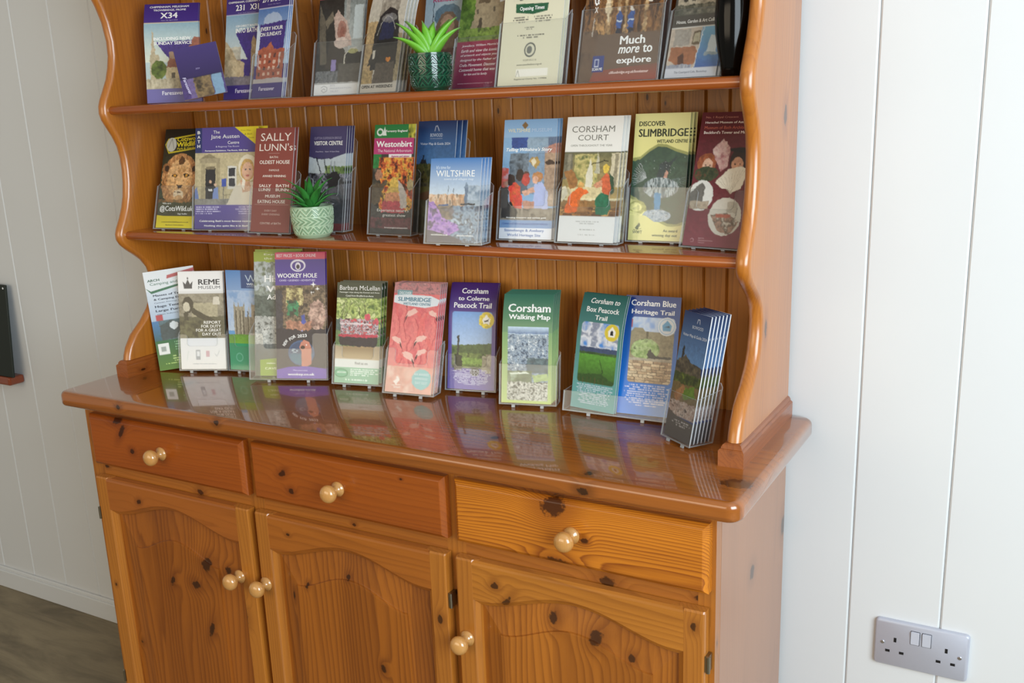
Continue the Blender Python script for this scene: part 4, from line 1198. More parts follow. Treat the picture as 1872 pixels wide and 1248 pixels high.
brochure('B4', 'dark purple VISITOR CENTRE brochure behind the sage pot', POSE['B4'], c, [
    ('CLIFTON SUSPENSION BRIDGE', .12, .1, .86, .122, 'a7a2c0', ''), ('VISITOR CENTRE', .12, .14, .9, .18, W_, 'b'), ('Free Entry   Open 10-5pm Daily', .18, .235, .82, .25, 'cfcbe0', ''), ('DO NOT', .2, .74, .76, .78, 'e5e5ea', 'bi'), ('JUST', .42, .8, .74, .84, 'e5e5ea', 'bi'), ('VIEW', .42, .86, .72, .9, 'e5e5ea', 'bi')], copies=3, step=.005, cdx=.0015, clabel='dark purple visitor centre brochure')
# little bridge sign drawn on the same cover is part of the print

c = canvas('B5', '3a3a34')
c.R(0, 0, 1, .13, '1f7a3c').N((.82, 0, 1, .13), ['3a4a1c', 'a9a83a', 'd0c84c', '5b4a20'], 4).R(0, .125, .96, .27, 'b53a72').R(0, .27, .2, .4, '2a7a3c').R(.38, .272, .92, .305, 'e9e4e6')
c.N((.15, .3, 1, .78), ['3c2418', '8a3a22', 'c75a2e', 'e08a3a', 'd9b04a', '5b3a1c'], 9, gain=2.).N((0, .4, .2, .78), ['24221e', '3f3c34', '5c5648'], 6)
c.P([(.5, .48), (.62, .48), (.7, .62), (.36, .62)], 'cfae56').P([(.34, .62), (.72, .62), (.76, .72), (.3, .72)], 'c98a62').P([(.28, .7), (.78, .7), (.8, .8), (.26, .8)], 'b34a52').E(.15, .46, .09, .045, 'a87c62').P([(0, .6), (.1, .52), (.24, .54), (.34, .5), (.4, .52), (.24, .62), (.2, .72), (0, .74)], '5a4c3a').P([(.62, .5), (.72, .54), (.84, .62), (.86, .76), (.72, .76), (.66, .6)], 'b9b0a8').E(.93, .55, .09, .05, 'a89a74')
c.G(0, .74, 1, 1, '4c4844', '3c3836', m=c.pm([(0, .72), (.2, .76), (.24, .8), (.8, .8), (1, .76), (1, 1), (0, 1)])).N((0, .85, 1, .95), ['5a3034', '7c4448', '4a3a38'], 12, a=.7).E(.14, .07, .08, .035, 'dfe8df').E(.14, .07, .05, .02, '1f7a3c').P([(.2, .1), (.25, .02), (.3, .1)], 'dfe8df')
brochure('B5', 'autumn leaves brochure with a green header and a pink title band', POSE['B5'], c, [
    ('Forestry England', .28, .05, .8, .075, W_, 'b'), ('Westonbirt', .06, .15, .93, .205, W_, 'b'), ('The National Arboretum', .1, .225, .92, .252, 'f0d5e2', ''), ('Autumn and winter', .44, .28, .88, .298, 'b53a72', 'b'), ("Experience nature's", .16, .77, .93, .805, 'e5e5e0', ''), ('greatest show', .3, .815, .86, .85, 'e5e5e0', ''), ('forestryengland.uk/westonbirt', .36, .935, .93, .955, 'e0dcd8', 'b')])

c = canvas('B6', '1d3464')
c.G(0, 0, 1, .4, '1a2f60', '4a7ab0').R(.16, .3, .2, .36, '22262c').P([(.1, .38), (.14, .34), (.24, .34), (.28, .38)], '22262c').R(0, .38, 1, .5, '2c2c24').N((0, .38, 1, .62), ['1c2414', '3a4220', '5b5a30', '2a2a20'], 8).R(0, .58, 1, .68, '6c6a2c').P([(0, .66), (.5, .6), (1, .66), (1, .72), (0, .72)], '6f4a2c').G(0, .7, 1, 1, '4c4c38', '5a5846').N((0, .7, 1, .85), ['4a4c36', '6a6a50', '8a8a70'], 9, a=.6).L([(.44, .09), (.46, .05), (.5, .045), (.53, .07), (.55, .09)], 1., 'cfd6e4')
brochure('B6', 'tall navy guide with a castle tower, behind the short light blue map', POSE['B6'], c, [
    ('BOWOOD', .33, .11, .65, .14, 'cfd8e8', ''), ('HOUSE & GARDENS', .33, .15, .65, .16, 'a9b6cf', ''), ('Visitor Map & Guide 2024', .08, .19, .86, .218, 'dfe6f2', '')], copies=2, step=.008, cdx=.005, clabel='tall navy guide on the middle shelf')

c = canvas('B7', '5b86b8')
c.G(0, 0, 1, .46, '3f78b8', 'cdd9e2').N((0, .42, 1, .58), ['c7a68c', 'b98f6c', 'dcc3aa', '8d7c6c'], 14, 5).R(.7, .34, .76, .62, '6d7c90').P([(.68, .34), (.73, .28), (.78, .34)], '7d8ea2').N((.76, .32, 1, .56), ['8ea0b2', 'b0bcc8', '77899c'], 6).L([(.38, .32), (.36, .68)], .8, '2c2c30').L([(.48, .36), (.47, .66)], .8, '2c2c30').R(.2, .54, .4, .57, '3a5a8c').R(.64, .53, .92, .55, '2a2c34')
c.N((.35, .56, 1, 1), ['3b4a62', '5c7690', '8ba3ba', '2a3444', 'a9bccd'], 8, 12, gain=2.).N((0, .56, .5, .72), ['6a5a4c', '8c7a68', '4c4440', '706a72'], 8).N(c.pm([(0, .5), (.12, .52), (.3, .7), (.6, .78), (.64, .84), (.4, .92), (0, .86)]), ['6b4aa0', '9a6cc0', 'b78ad0', '54407a', '3c3450'], 9, gain=2.).G(0, .86, 1, 1, '3c3a4c', '4a4a5a', m=c.pm([(0, .84), (.4, .9), (.7, .96), (.7, 1), (0, 1)]))
brochure('B7', 'short light blue county map with lavender and masts on the middle shelf', POSE['B7'], c, [
    ("It's time for", .12, .085, .4, .125, 'dfeaf4', ''), ('WILTSHIRE', .12, .14, .88, .215, W_, ''), ('towns and villages map', .28, .23, .86, .265, 'e5edf4', ''), ('visitwiltshire.co.uk', .08, .895, .42, .917, W_, 'b'), ('#timeforwiltshire', .6, .9, .92, .922, W_, 'b')], t=.002, copies=3, step=.0065, cdx=.0025, clabel='short light blue map')

c = canvas('B8', '7fa5c8')
c.G(0, 0, 1, .15, '7ba3cb', '8fb0cf').R(.16, .15, .46, .24, '2c4a8c').R(.46, .15, 1, .24, '7e97ac').R(.84, .15, 1, .26, '5f6f88').P([(.76, .24), (1, .2), (1, .3), (.8, .34)], 'b07c6c').N((.46, .16, .84, .3), ['6f8aa2', '9aaebe', '7a8c9c'], 6, a=.6).R(.14, .28, .5, .62, '4b5866').N((.14, .28, .5, .5), ['2c343c', '6e7c88', '4a5662'], 6).R(.5, .28, .8, .62, '7790a8').R(.8, .28, 1, .72, 'a88c74').E(.9, .36, .09, .02, '3c2c24').N((.8, .4, 1, .7), ['a8907c', '8d7460', 'b9a48e'], 5, a=.6).P([(.5, .35), (.56, .31), (.66, .31), (.72, .35), (.63, .41)], 'a98a4c').P([(.54, .35), (.6, .315), (.64, .35), (.6, .4)], 'd9cdb0')
c.E(.16, .5, .1, .05, '2c1c18').P([(.14, .56), (.26, .52), (.36, .56), (.42, .7), (.4, .76), (.2, .76)], 'c02a28').N(c.pm([(.14, .56), (.26, .52), (.36, .56), (.42, .7), (.4, .76), (.2, .76)]), ['c02a28', 'd84a34', 'c8782c'], 16, a=.5).E(.46, .46, .06, .035, '5a3a30').E(.46, .5, .08, .05, 'b8433c').E(.34, .46, .07, .05, '2a1a16').E(.68, .48, .1, .045, 'b07a4c').E(.64, .5, .05, .035, 'd0a088').P([(.62, .54), (.76, .52), (.88, .6), (.9, .74), (.6, .76), (.62, .66)], 'a9b4dc').P([(.4, .6), (.62, .56), (.64, .6), (.44, .64)], 'c99a84').P([(.42, .68), (.64, .68), (.64, .74), (.44, .74)], 'b58672').N((0, .74, 1, .84), ['2c2824', '6a6258', '8d8474', '4a443c'], 8).P([(.02, .72), (.2, .68), (.34, .78), (.3, .82), (.02, .82)], '181414').R(0, .56, .14, .74, '44403c').N((.0, .4, .13, .56), ['8e7c6c', 'b54c44', '9aa8b4'], 4)
c.R(0, .84, 1, .905, '6f95c4').R(0, .905, 1, 1, 'dfe4ee')
c.P([(.34, .05), (.4, .02), (.46, .05), (.4, .085)], '7a5c34')
brochure('B8', 'light blue museum brochure with children sitting on a floor', POSE['B8'], c, [
    ('WILTSHIRE', .08, .075, .5, .105, 'e5d9b0', ''), ('MUSEUM', .53, .075, .9, .105, 'a9c0da', 'b'), ("Telling Wiltshire's Story", .06, .235, .93, .272, W_, 'bi'), ('Amazing treasures and earliest gold', .12, .813, .88, .83, W_, 'b'), ('Come and see us as part of your visit to', .05, .86, .92, .885, '2f5ca4', 'bi'), ('Stonehenge & Avebury', .1, .915, .86, .945, '5f7fb8', 'b'), ('World Heritage Site', .16, .955, .8, .985, '5f7fb8', 'b')], copies=2, step=.006, cdx=.002, clabel='light blue museum brochure')

c = canvas('B9', 'e9e7e0')
c.G(0, .28, 1, .79, '6b6a4a', 'b99a5c').R(0, .28, 1, .287, '2c2a24').R(0, .29, .16, .5, '6e6a58').R(.07, .3, .13, .5, '8c8570').N((.2, .3, .62, .55), ['3f5a44', '8d8a50', 'c7b878', '5c6a40'], 6).R(.84, .29, 1, .56, 'c9bea0').R(.9, .3, .96, .56, '8d846c').P([(.42, .46), (.48, .33), (.54, .46), (.54, .7), (.4, .7)], 'd8d2bc').P([(.56, .45), (.6, .28), (.66, .45)], 'b9b49c').L([(.5, .38), (.72, .35), (.78, .36)], 1.6, '2c2a20')
c.R(.1, .56, .84, .72, 'cdbd90').R(0, .65, 1, .665, 'd9cca4').R(0, .665, 1, .79, '8c6b40').stones(0, .72, 1, .79, 4, 9, ['9c6a38', '6b4424', 'b98a50', '7c5430'], '4a3420')
c.P([(.02, .44), (.16, .42), (.28, .5), (.26, .56), (.16, .58)], '9a6b3c').E(.34, .55, .05, .03, 'd0a05c').P([(.08, .74), (.16, .62), (.3, .56), (.44, .58), (.5, .6), (.36, .64), (.3, .76), (.1, .77)], 'd9662a').P([(.0, .56), (.08, .55), (.12, .62), (.02, .68)], 'd5cdb4').E(.76, .415, .055, .035, 'd9b84c').P([(.68, .5), (.78, .44), (.88, .5), (.92, .6), (.74, .64)], 'c8603c').P([(.62, .66), (.7, .6), (.84, .62), (.9, .72), (.84, .78), (.64, .77)], '1f6a4c').P([(.56, .54), (.7, .5), (.72, .55), (.62, .57)], 'c98a6a').P([(.82, .44), (.9, .48), (.93, .6), (.88, .62)], '2f4a34')
c.N((.3, .66, .5, .78), ['5c3a20', '9a6a3c', 'c0905c'], 12, a=.6).R(0, .79, 1, 1, 'e6e6e4').M(.3, .83, .72, .86, 2, 'b0b0ac').M(.2, .895, .84, .91, 1, 'b5b5b1', 1).M(.32, .935, .72, .95, 1, 'b5b5b1')
brochure('B9', 'white leaflet with a renaissance painting of an angel', POSE['B9'], c, [
    ('CORSHAM', .1, .075, .86, .125, '77766f', ''), ('COURT', .22, .145, .76, .19, '77766f', ''), ('OPEN THROUGHOUT THE YEAR', .1, .222, .84, .238, '8d8c84', '')], copies=2, step=.006, cdx=.003, clabel='white leaflet with a painting')

c = canvas('B10', 'e0da90')
c.G(0, 0, 1, .4, 'e8e39c', 'dfd888')
dk = [(0, .37), (.14, .36), (.3, .3), (.45, .26), (.6, .265), (.78, .3), (1, .33), (1, .84), (.86, .865), (.7, .86), (.5, .82), (.3, .75), (.1, .66), (0, .64)]
c.P([(u_, v_ - .022 if v_ < .5 else v_ + .022) for u_, v_ in dk], '97995a').P(dk, '2d4a3c').N(c.pm(dk), ['22382e', '35523f', '2b463a', '3e5c48'], 4, a=.7)
for k in range(11):
    a = math.radians(150 + k * 9); c.L([(.28, .5), (.28 + .26 * math.cos(a), .5 + .125 * math.sin(a))], .8, 'a9aeb0', .8)
for k in range(8):
    a = math.radians(-10 + k * 9); c.L([(.7, .52), (.7 + .28 * math.cos(a), .52 + .12 * math.sin(a))], .8, '5c7070', .8)
c.P([(.46, .5), (.5, .4), (.6, .37), (.66, .385), (.82, .33), (.68, .42), (.66, .5), (.6, .53)], '27383c').P([(.58, .5), (.62, .44), (.66, .46), (.64, .51)], 'b98a78').N(c.em(.54, .58, .32, .08), ['3c4e52', '8a979a', 'b9c2c4', '2d3f40', '5f7074'], 22, 9, gain=2.2).P([(.43, .62), (.56, .62), (.55, .76), (.45, .76)], '2a7fae').N(c.em(.5, .8, .26, .05), ['5c6a74', 'b9c4cc', '8fa0b0', '7a8d9c'], 16, gain=2.)
r_ = np.random.RandomState(4)
for k in range(60): c.E(.1 + .86 * r_.rand(), .34 + .48 * r_.rand(), .006, .003, 'b5c0be', .8)
c.E(.14, .735, .16, .055, 'a7a55c').E(.12, .735, .11, .035, 'e0da90').P([(0, .76), (.3, .8), (.5, .86), (.7, .89), (1, .87), (1, 1), (0, 1)], 'e0da90').P([(.12, .9), (.2, .855), (.22, .88), (.17, .915)], '4c5a3c').L([(.1, .915), (.24, .905)], .8, '4c5a3c')
brochure('B10', 'pale yellow brochure with a splashing kingfisher on dark green', POSE['B10'], c, [
    ('DISCOVER', .08, .06, .56, .098, '23301f', 'b'), ('SLIMBRIDGE', .08, .12, .98, .182, '23301f', 'b'), ('WETLAND CENTRE', .42, .205, .98, .232, '23301f', 'b'), ('WWT', .08, .922, .26, .947, '4c5a3c', 'b'), ('An award', .64, .908, .9, .93, '4c5a3c', 'b'), ('winning day out', .44, .945, .9, .972, '4c5a3c', 'b')], copies=2, step=.006, cdx=.0035, clabel='pale yellow kingfisher brochure')

c = canvas('B11', '702630')
c.G(0, 0, 1, .6, '5c1c28', '6a2430').G(0, .6, 1, 1, '6c2a34', '86404a')
c.N(c.em(.22, .38, .17, .075), ['7c3f28', 'a9603c', '8a4a2c'], 8).E(.24, .4, .09, .055, 'dcb49c').E(.2, .395, .012, .006, '4a2c28').E(.28, .395, .012, .006, '4a2c28').P([(.28, .28), (.46, .2), (.6, .26), (.6, .4), (.48, .44), (.38, .36)], 'c9a0a0').N(c.pm([(.28, .28), (.46, .2), (.6, .26), (.6, .4), (.48, .44), (.38, .36)]), ['9a4c58', 'd0b0ac', 'e5d5cc'], 12, a=.7)
c.E(.78, .36, .15, .1, '2a1614').E(.76, .39, .1, .06, 'cf9c80').E(.72, .385, .012, .006, '2a1614').E(.81, .385, .012, .006, '2a1614').E(.8, .28, .2, .02, '1c1214').N(c.em(.24, .46, .22, .055), ['1e2a1c', '3c4a30', '7c3a30'], 10)
c.P([(.42, .52), (.62, .42), (.84, .4), (.98, .42), (.88, .56), (.72, .6), (.66, .57), (.56, .57)], 'e8e2d2')
for k in range(9): c.L([(.72, .6), (.46 + k * .06, .5 - k * .012)], .5, 'b5ac98')
c.E(.2, .62, .22, .115, 'dfe0dc').P([(0, .6), (.2, .52), (.26, .56), (.24, .68), (0, .7)], '4a4640').R(.02, .66, .36, .72, 'a3927c').E(.2, .62, .22, .115, 'dfe0dc', .12)
c.E(.68, .77, .29, .14, 'd3cfc4').N(c.pm([(.42, .76), (.7, .74), (.95, .8), (.8, .9), (.6, .88)]), ['8d7464', 'b08c78', '6a5a4c', 'cfc4b4'], 10).R(.7, .66, .88, .74, 'b5aea0').L([(.88, .7), (.84, .86)], .8, '5c5248').R(.52, .75, .78, .775, 'b0604c')
c.L([(.14, .95), (.17, .94), (.2, .95), (.19, .965), (.15, .965)], .8, 'c59aa0')
brochure('B11', 'dark red museums brochure with fans and round interior photos', POSE['B11'], c, [
    ('No. 1 Royal Crescent', .08, .03, .66, .05, 'c98a7c', ''), ('Herschel Museum of Astronomy', .08, .068, .98, .09, 'efe5e2', 'b'), ('Museum of Bath Architecture', .08, .104, .96, .126, 'd0705c', ''), ("Beckford's Tower and Museum", .08, .14, .98, .162, 'efe5e2', 'b'), ('BATH', .28, .935, .38, .945, 'd0a8ac', ''), ('PRESERVATION', .28, .952, .54, .961, 'd0a8ac', ''), ('TRUST', .28, .968, .4, .977, 'd0a8ac', '')])

# ---------- sideboard top
c = canvas('C1', 'dfe6ec')
c.G(0, .2, 1, .5, 'cfdbe8', 'a9bfd6').P([(.46, .06), (1, .02), (1, .055), (.44, .095)], 'b5565c').P([(0, .16), (.1, .2), (1, .13), (1, .15), (.1, .225)], '1f6a4c').R(.1, .44, .24, .5, 'b5434c').G(0, .5, 1, .72, '3c7ab0', '1f5a5c').R(.14, .5, .62, .7, '4c6a74').P([(.14, .55), (.4, .5), (.62, .57), (.62, .68), (.14, .7)], '3a4c50').E(.42, .56, .09, .04, 'cfd8dc').R(.68, .52, 1, .7, '2a4c60').G(0, .7, 1, 1, '12643c', '4c7a20').R(.05, .73, .26, .84, 'e5e8e6').R(.1, .76, .2, .81, '9aa5a0').M(.38, .72, .95, .82, 4, '8fd0a0', .9, 'l').M(.3, .86, .95, .93, 3, 'bcd98a', .9, 'l').M(.08, .93, .6, .95, 1, 'b9d97a').P([(.6, .95), (.9, .92), (1, .96), (.7, .98)], 'b5542c')
brochure('C1', 'loose camping leaflet leaning at the left end of the sideboard top', POSE['C1'], c, [
    ('ARCH', .06, .08, .3, .105, '1f5a44', 'b'), ('Camping and Leisure', .1, .115, .98, .15, '1f6a4c', ''), ('Masses of Tent Types', .12, .235, .98, .262, '1c2c44', 'b'), ('& Camping Equipment', .12, .275, .94, .3, '1c2c44', 'b'), ('Caravan Awnings & Accessories', .12, .312, .96, .33, '44546c', ''), ('Huge Tent Display', .12, .345, .96, .375, '1c2c44', 'b'), ('Large Furniture', .12, .388, .86, .418, '1c2c44', 'b'), ('Open Indoors all Year', .14, .43, .8, .447, '2c3c54', '')], bow=(.002, -.0))

c = canvas('C2', 'ecedee')
c.R(0, .2, 1, .235, 'dfe0e0').G(0, .225, 1, .68, '8d8674', '5c5844').N((0, .23, 1, .45), ['7c7664', 'a39c88', '6c6654'], 6, a=.7).R(.28, .32, .85, .5, 'a8a084').R(.76, .26, .9, .34, 'd3cdbd').R(0, .46, 1, .68, '5a5840').E(.2, .34, .12, .085, '3a3628').E(.17, .36, .075, .05, 'c9c2ac').P([(.28, .36), (.5, .42), (.95, .54), (.95, .58), (.4, .46), (.28, .42)], '3f3c2c').P([(.1, .42), (.2, .4), (.2, .5), (.12, .5)], '3f3c2c').N((0, .5, .5, .68), ['3c3a28', '6a6848', '504e36'], 6).R(.5, .5, 1, .68, '55533c').G(0, .68, 1, 1, 'dfe3e8', 'eceae8')
c.P([(.13, .16), (.11, .1), (.17, .13), (.22, .08), (.27, .13), (.33, .1), (.31, .16)], '3a3e46').E(.22, .07, .015, .012, '3a3e46').R(.13, .16, .31, .175, '3a3e46').L([(.14, .9), (.17, .82), (.2, .82)], .8, 'b9c9c4').R(.34, .8, .44, .9, '9aa0a8').R(.36, .815, .42, .865, 'dde1e6').R(.56, .81, .64, .87, 'c9a0ac').L([(.76, .84), (.8, .87), (.86, .81)], 1., 'a9b0b4').M(.18, .94, .86, .95, 1, '9a9ea6')
brochure('C2', 'white museum brochure with a black crown and a gun barrel', POSE['C2'], c, [
    ('REME', .45, .08, .93, .135, '33373f', 'b'), ('MUSEUM', .45, .148, .93, .18, '4a4e56', ''), ('REPORT', .54, .505, .92, .535, 'eceae4', 'b'), ('FOR DUTY', .48, .545, .92, .575, 'eceae4', 'b'), ('FOR A GREAT', .36, .585, .92, .615, 'eceae4', 'b'), ('DAY OUT', .5, .625, .92, .655, 'eceae4', 'b')], copies=1, step=.005, cdx=.001, clabel='white brochure with a crown')

c = canvas('C3', '6fa3d6')
c.G(0, 0, 1, .6, '4c86c6', 'c3d2e4').N((0, .2, 1, .55), ['9ab8dc', 'c9d8ea', '7ca4d2'], 4, a=.5).R(.38, 0, 1, .18, '22447c').R(.16, .36, .44, .7, 'a39a86').R(.6, .34, .94, .7, 'ab9f8a').R(.4, .46, .62, .7, '8f8674')
for u_ in (.2, .3, .38, .5, .66, .76, .86): c.R(u_, .4, u_ + .03, .66, '6e6656').R(u_ + .035, .36, u_ + .045, .66, 'c3b9a2')
for u_ in (.16, .26, .4, .6, .74, .9): c.P([(u_, .36), (u_ + .02, .31), (u_ + .04, .36)], '9a907c')
c.G(0, .64, 1, .73, '6c9a3c', '7ab03c').G(0, .73, 1, 1, '2f9a6a', '3aa878').E(.25, .87, .09, .045, '6fc0a0').E(.25, .87, .07, .034, '38a474').E(.72, .86, .07, .035, '8cd0b4')
c.L([(.5, .05), (.57, .11), (.63, .05), (.69, .11), (.77, .05)], 1.6, 'cfe0f0')
brochure('C3', 'blue and green cathedral brochure between the white crown one and the tall olive-topped one', POSE['C3'], c, [('WELLS', .52, .125, .8, .147, 'e5edf6', 'b'), ('CATHEDRAL', .52, .155, .8, .165, 'c9d8ea', '')])

p = list(POSE['C4']); p[0] -= .008 + .011 * math.sin(p[2]); p[1] += .011 * math.cos(p[2]); POSE['C4'] = tuple(p)
c = canvas('C4', '7a837c')
c.R(0, 0, 1, .08, '93a82c').N((0, .08, 1, .35), ['5f6c54', '9aa4a0', 'b5bfc4', '6a7468', '8a948c'], 6, 12).N((0, .35, 1, .52), ['2c3c38', '54625c', '3c4c44', '7d8a88'], 6).N((0, .52, 1, .75), ['5a5f5c', 'b5b8b4', '8c908e', 'd3d5d0', '4a4e4c'], 9).E(.8, .7, .08, .02, '1c1c1c').G(0, .74, 1, 1, '5c6468', '54604c').P([(.1, .87), (.6, .85), (.62, .89), (1, .9), (1, 1), (.1, 1)], '8ca82c')
brochure('C4', 'tall olive-topped adventure brochure half hidden behind the purple cave one', POSE['C4'], c, [
    ('Experience', .22, .016, .9, .034, 'eef0dc', ''), ('the wonder', .22, .046, .86, .064, 'eef0dc', ''), ('Historic', .22, .19, .94, .245, W_, 'b'), ('Wild', .26, .275, .82, .325, W_, 'b'), ('Adventure', .27, .345, .95, .385, W_, 'b'), ('rides', .24, .89, .42, .905, 'e5ecc9', 'b'), ('CAVES', .2, .93, .5, .95, 'dfe8bc', 'b')], copies=1, step=.004, dz=.004, clabel='tall olive-topped brochure')

c = canvas('C5', '2c2636')
c.G(0, 0, 1, .055, 'd9436c', 'c8405e').G(0, .055, 1, .27, '3f2a8e', '4a2f92').P([(0, .24), (.3, .255), (.7, .25), (1, .235), (1, .3), (0, .3)], '4a3090')
c.N((0, .26, 1, .62), ['2c241e', '5c4c3c', '8a765c', '3c3228', '6f5c48'], 7, gain=2.).N((.22, .28, .55, .42), ['a89a5c', 'cfc48c', '7c6c44', '4c4030'], 9, gain=2.).N((.24, .38, .45, .5), ['1f4a34', '2f8a5c', '24342c', '3c3c30'], 6, gain=2.).N(c.em(.82, .5, .17, .12), ['a88478', 'c9a898', '8a6a60', '6a4c44'], 6, gain=2.).N((.2, .54, .7, .62), ['8a5c48', 'b58068', '6a4638'], 5).P([(.5, .5), (.58, .49), (.6, .55), (.52, .57)], '3c4c9c').R(0, .3, .14, .75, '34323c').G(0, .6, 1, .93, '26222e', '2c2a34', m=c.pm([(0, .6), (.3, .6), (.5, .62), (1, .6), (1, .94), (0, .94)]))
c.E(.46, .105, .15, .048, 'e5e2ef').E(.46, .108, .12, .036, '46308e').E(.46, .11, .055, .03, 'e5e2ef').E(.46, .115, .035, .018, '2c2440').E(.5, .795, .26, .1, '3c5c84').E(.5, .795, .235, .09, '30486c').G(.2, .8, .8, .9, '3c6a84', '4c7c8c', m=c.em(.5, .795, .235, .09) & (c.V > .8))
c.P([(.5, .9), (.5, .78), (.46, .75), (.5, .71), (.56, .69), (.66, .71), (.7, .76), (.7, .88), (.62, .9)], 'c8806c').E(.53, .75, .045, .014, '3a2420').E(.6, .73, .01, .006, W_).M(.3, .76, .44, .8, 3, 'b9d0dc', .9)
c.P([(0, .93), (.25, .905), (.6, .9), (1, .92), (1, 1), (0, 1)], '6a48b0')
def star(cx, cy, r):
    return [(cx + (r if i % 2 == 0 else r * .3) * math.cos(i * math.pi / 4), cy + (r if i % 2 == 0 else r * .3) * math.sin(i * math.pi / 4) * .4) for i in range(8)]
c.P(star(.76, .255, .06), W_).P(star(.84, .29, .05), W_).P(star(.72, .315, .04), W_).P(star(.52, .615, .03), 'a9b4f0')
brochure('C5', 'tall purple cave brochure with a pink top line and a round emblem', POSE['C5'], c, [
    ('BEST PRICES + BOOK ONLINE', .03, .012, .82, .037, 'f6d9df', 'b'), ('WOOKEY HOLE', .04, .165, .84, .2, W_, 'b'), ('CAVES • LEGENDS • ADVENTURE', .08, .213, .8, .228, 'd5cdec', 'b'),
    ('NEW', .17, .72, .3, .745, W_, 'b', 55), ('FOR', .28, .675, .42, .7, W_, 'b', 30), ('2023', .43, .65, .62, .675, W_, 'b', 5), ('Plan your visit', .33, .928, .62, .945, 'e0d5f4', ''), ('wookey.co.uk', .22, .955, .76, .982, W_, 'b')], copies=1, step=.006, clabel='tall purple cave brochure')

c = canvas('C6', '5a7a4c')
c.R(0, 0, 1, .155, '2a3a24').N((0, .155, 1, .45), ['4c6a2c', '8ea24c', 'b9c878', '6b8438', 'd3dc9c'], 8, gain=2.)
for a0, b0_, a1, b1_ in ((.1, .4, .2, .17), (.2, .35, .34, .2), (.56, .4, .5, .24), (.7, .4, .62, .22)): c.L([(a0, b0_), (a1, b1_)], 1.3, '3a3a20')
c.R(0, .36, .25, .48, '3f5c58').N((.1, .36, .95, .54), ['3a2c34', 'b04a5c', 'e0d5d8', '4c5c74', 'a87c74', 'c8384c'], 14, gain=2.4).R(.06, .51, .92, .54, 'b8304a').P([(.08, .54), (.94, .54), (.9, .64), (.1, .62)], '24202c').R(.1, .4, .8, .415, 'd9c9cc').E(.7, .34, .07, .035, 'd04860').E(.9, .38, .05, .03, 'd04860')
c.R(0, .63, 1, .74, 'a08864').G(0, .62, 1, .76, '8a7454', 'c9b490', m=c.rm(0, .65, 1, .76)).R(0, .76, 1, .84, 'e3e6e2').R(0, .84, 1, 1, '8cc0a0').E(.16, .9, .15, .045, '2f8a5c').E(.16, .9, .13, .036, '6cb890').M(.36, .855, .98, .93, 4, 'e8f4ec', .95, 'l').M(0, .955, 1, .985, 1, 'dff0e5', .9)
brochure('C6', 'green-edged canal boat brochure with a red and black boat', POSE['C6'], c, [
    ('Barbara McLellan', .06, .03, .96, .075, W_, ''), ('Passenger trips along the Kennet and Avon', .06, .09, .95, .108, 'e5e8dc', 'b'), ('Canal from Bradford-on-Avon', .2, .122, .82, .14, 'e5e8dc', 'b'), ('Find us on', .46, .785, .74, .812, '3c4440', ''), ('AVON', .06, .885, .26, .905, 'e8f4ec', 'b')], copies=2, step=.006, cdx=.003, dz=.001, clabel='green-edged canal boat brochure')
p = POSE['C6']

c = canvas('C7', 'd9666a')
c.N((0, 0, 1, .76), ['cc5c62', 'dc6e72', 'e4807e', 'd4666a'], 5, 9, gain=1.2).N((0, 0, 1, .1), ['8a6c70', 'd08c8c', 'a07c7c', 'e0a4a4'], 8)
for (x_, y_, d_) in ((.1, .3, .06), (.3, .26, -.05), (.5, .34, .07), (.72, .28, -.06), (.9, .32, .05), (.2, .55, .07), (.42, .5, -.06), (.62, .56, .06), (.84, .52, -.05)):
    c.L([(x_, y_), (x_ + d_, y_ + .07), (x_ + d_, y_ + .14), (x_, y_ + .2), (x_ - d_ * .6, y_ + .26)], 8, 'b84a52', .55)
    c.L([(x_ - .02, y_), (x_ + d_ - .02, y_ + .07), (x_ + d_ - .02, y_ + .14), (x_ - .02, y_ + .2), (x_ - d_ * .6 - .02, y_ + .26)], 6.5, 'ea8480', .85)
for (a0, b0_, s_, fl_) in ((.42, .27, 1, 1), (.88, .27, .8, -1), (.16, .52, .9, -1), (.66, .5, 1., 1), (.7, .62, .9, 1), (.44, .66, 1.1, -1), (.24, .18, .6, -1)):
    c.P([(a0 - .12 * fl_ * s_, b0_ + .05 * s_), (a0 - .08 * fl_ * s_, b0_ - .01 * s_), (a0 + .06 * fl_ * s_, b0_ - .035 * s_), (a0 + .16 * fl_ * s_, b0_ - .01 * s_), (a0 + .05 * fl_ * s_, b0_ + .02 * s_)], 'efc0b4').P([(a0 - .12 * fl_ * s_, b0_ + .05 * s_), (a0 - .14 * fl_ * s_, b0_ + .1 * s_), (a0 - .09 * fl_ * s_, b0_ + .06 * s_), (a0 - .07 * fl_ * s_, b0_ + .02 * s_)], '4a3438').L([(a0 + .14 * fl_ * s_, b0_), (a0 + .24 * fl_ * s_, b0_ + .08 * s_), (a0 + .2 * fl_ * s_, b0_ + .2 * s_)], 7 * s_, 'e4706e', .8)
c.P([(.08, .07), (.4, .07), (.4, .12), (.08, .12)], '7fa3a8').P([(.02, .12), (.3, .11), (.8, .115), (1, .15), (.96, .2), (.7, .225), (.3, .21), (.02, .185)], 'dfe6ea').G(0, .76, 1, 1, 'e6a090', 'e8b09c').N((0, .76, .8, 1), ['e8c8b8', 'd99888', 'ecd8cc'], 4, a=.6).E(.76, .865, .2, .09, '8cc4c4').P([(.16, .9), (.26, .85), (.3, .88), (.24, .93)], 'f4e8e0').L([(.14, .935), (.34, .925)], 1., 'f4e8e0')
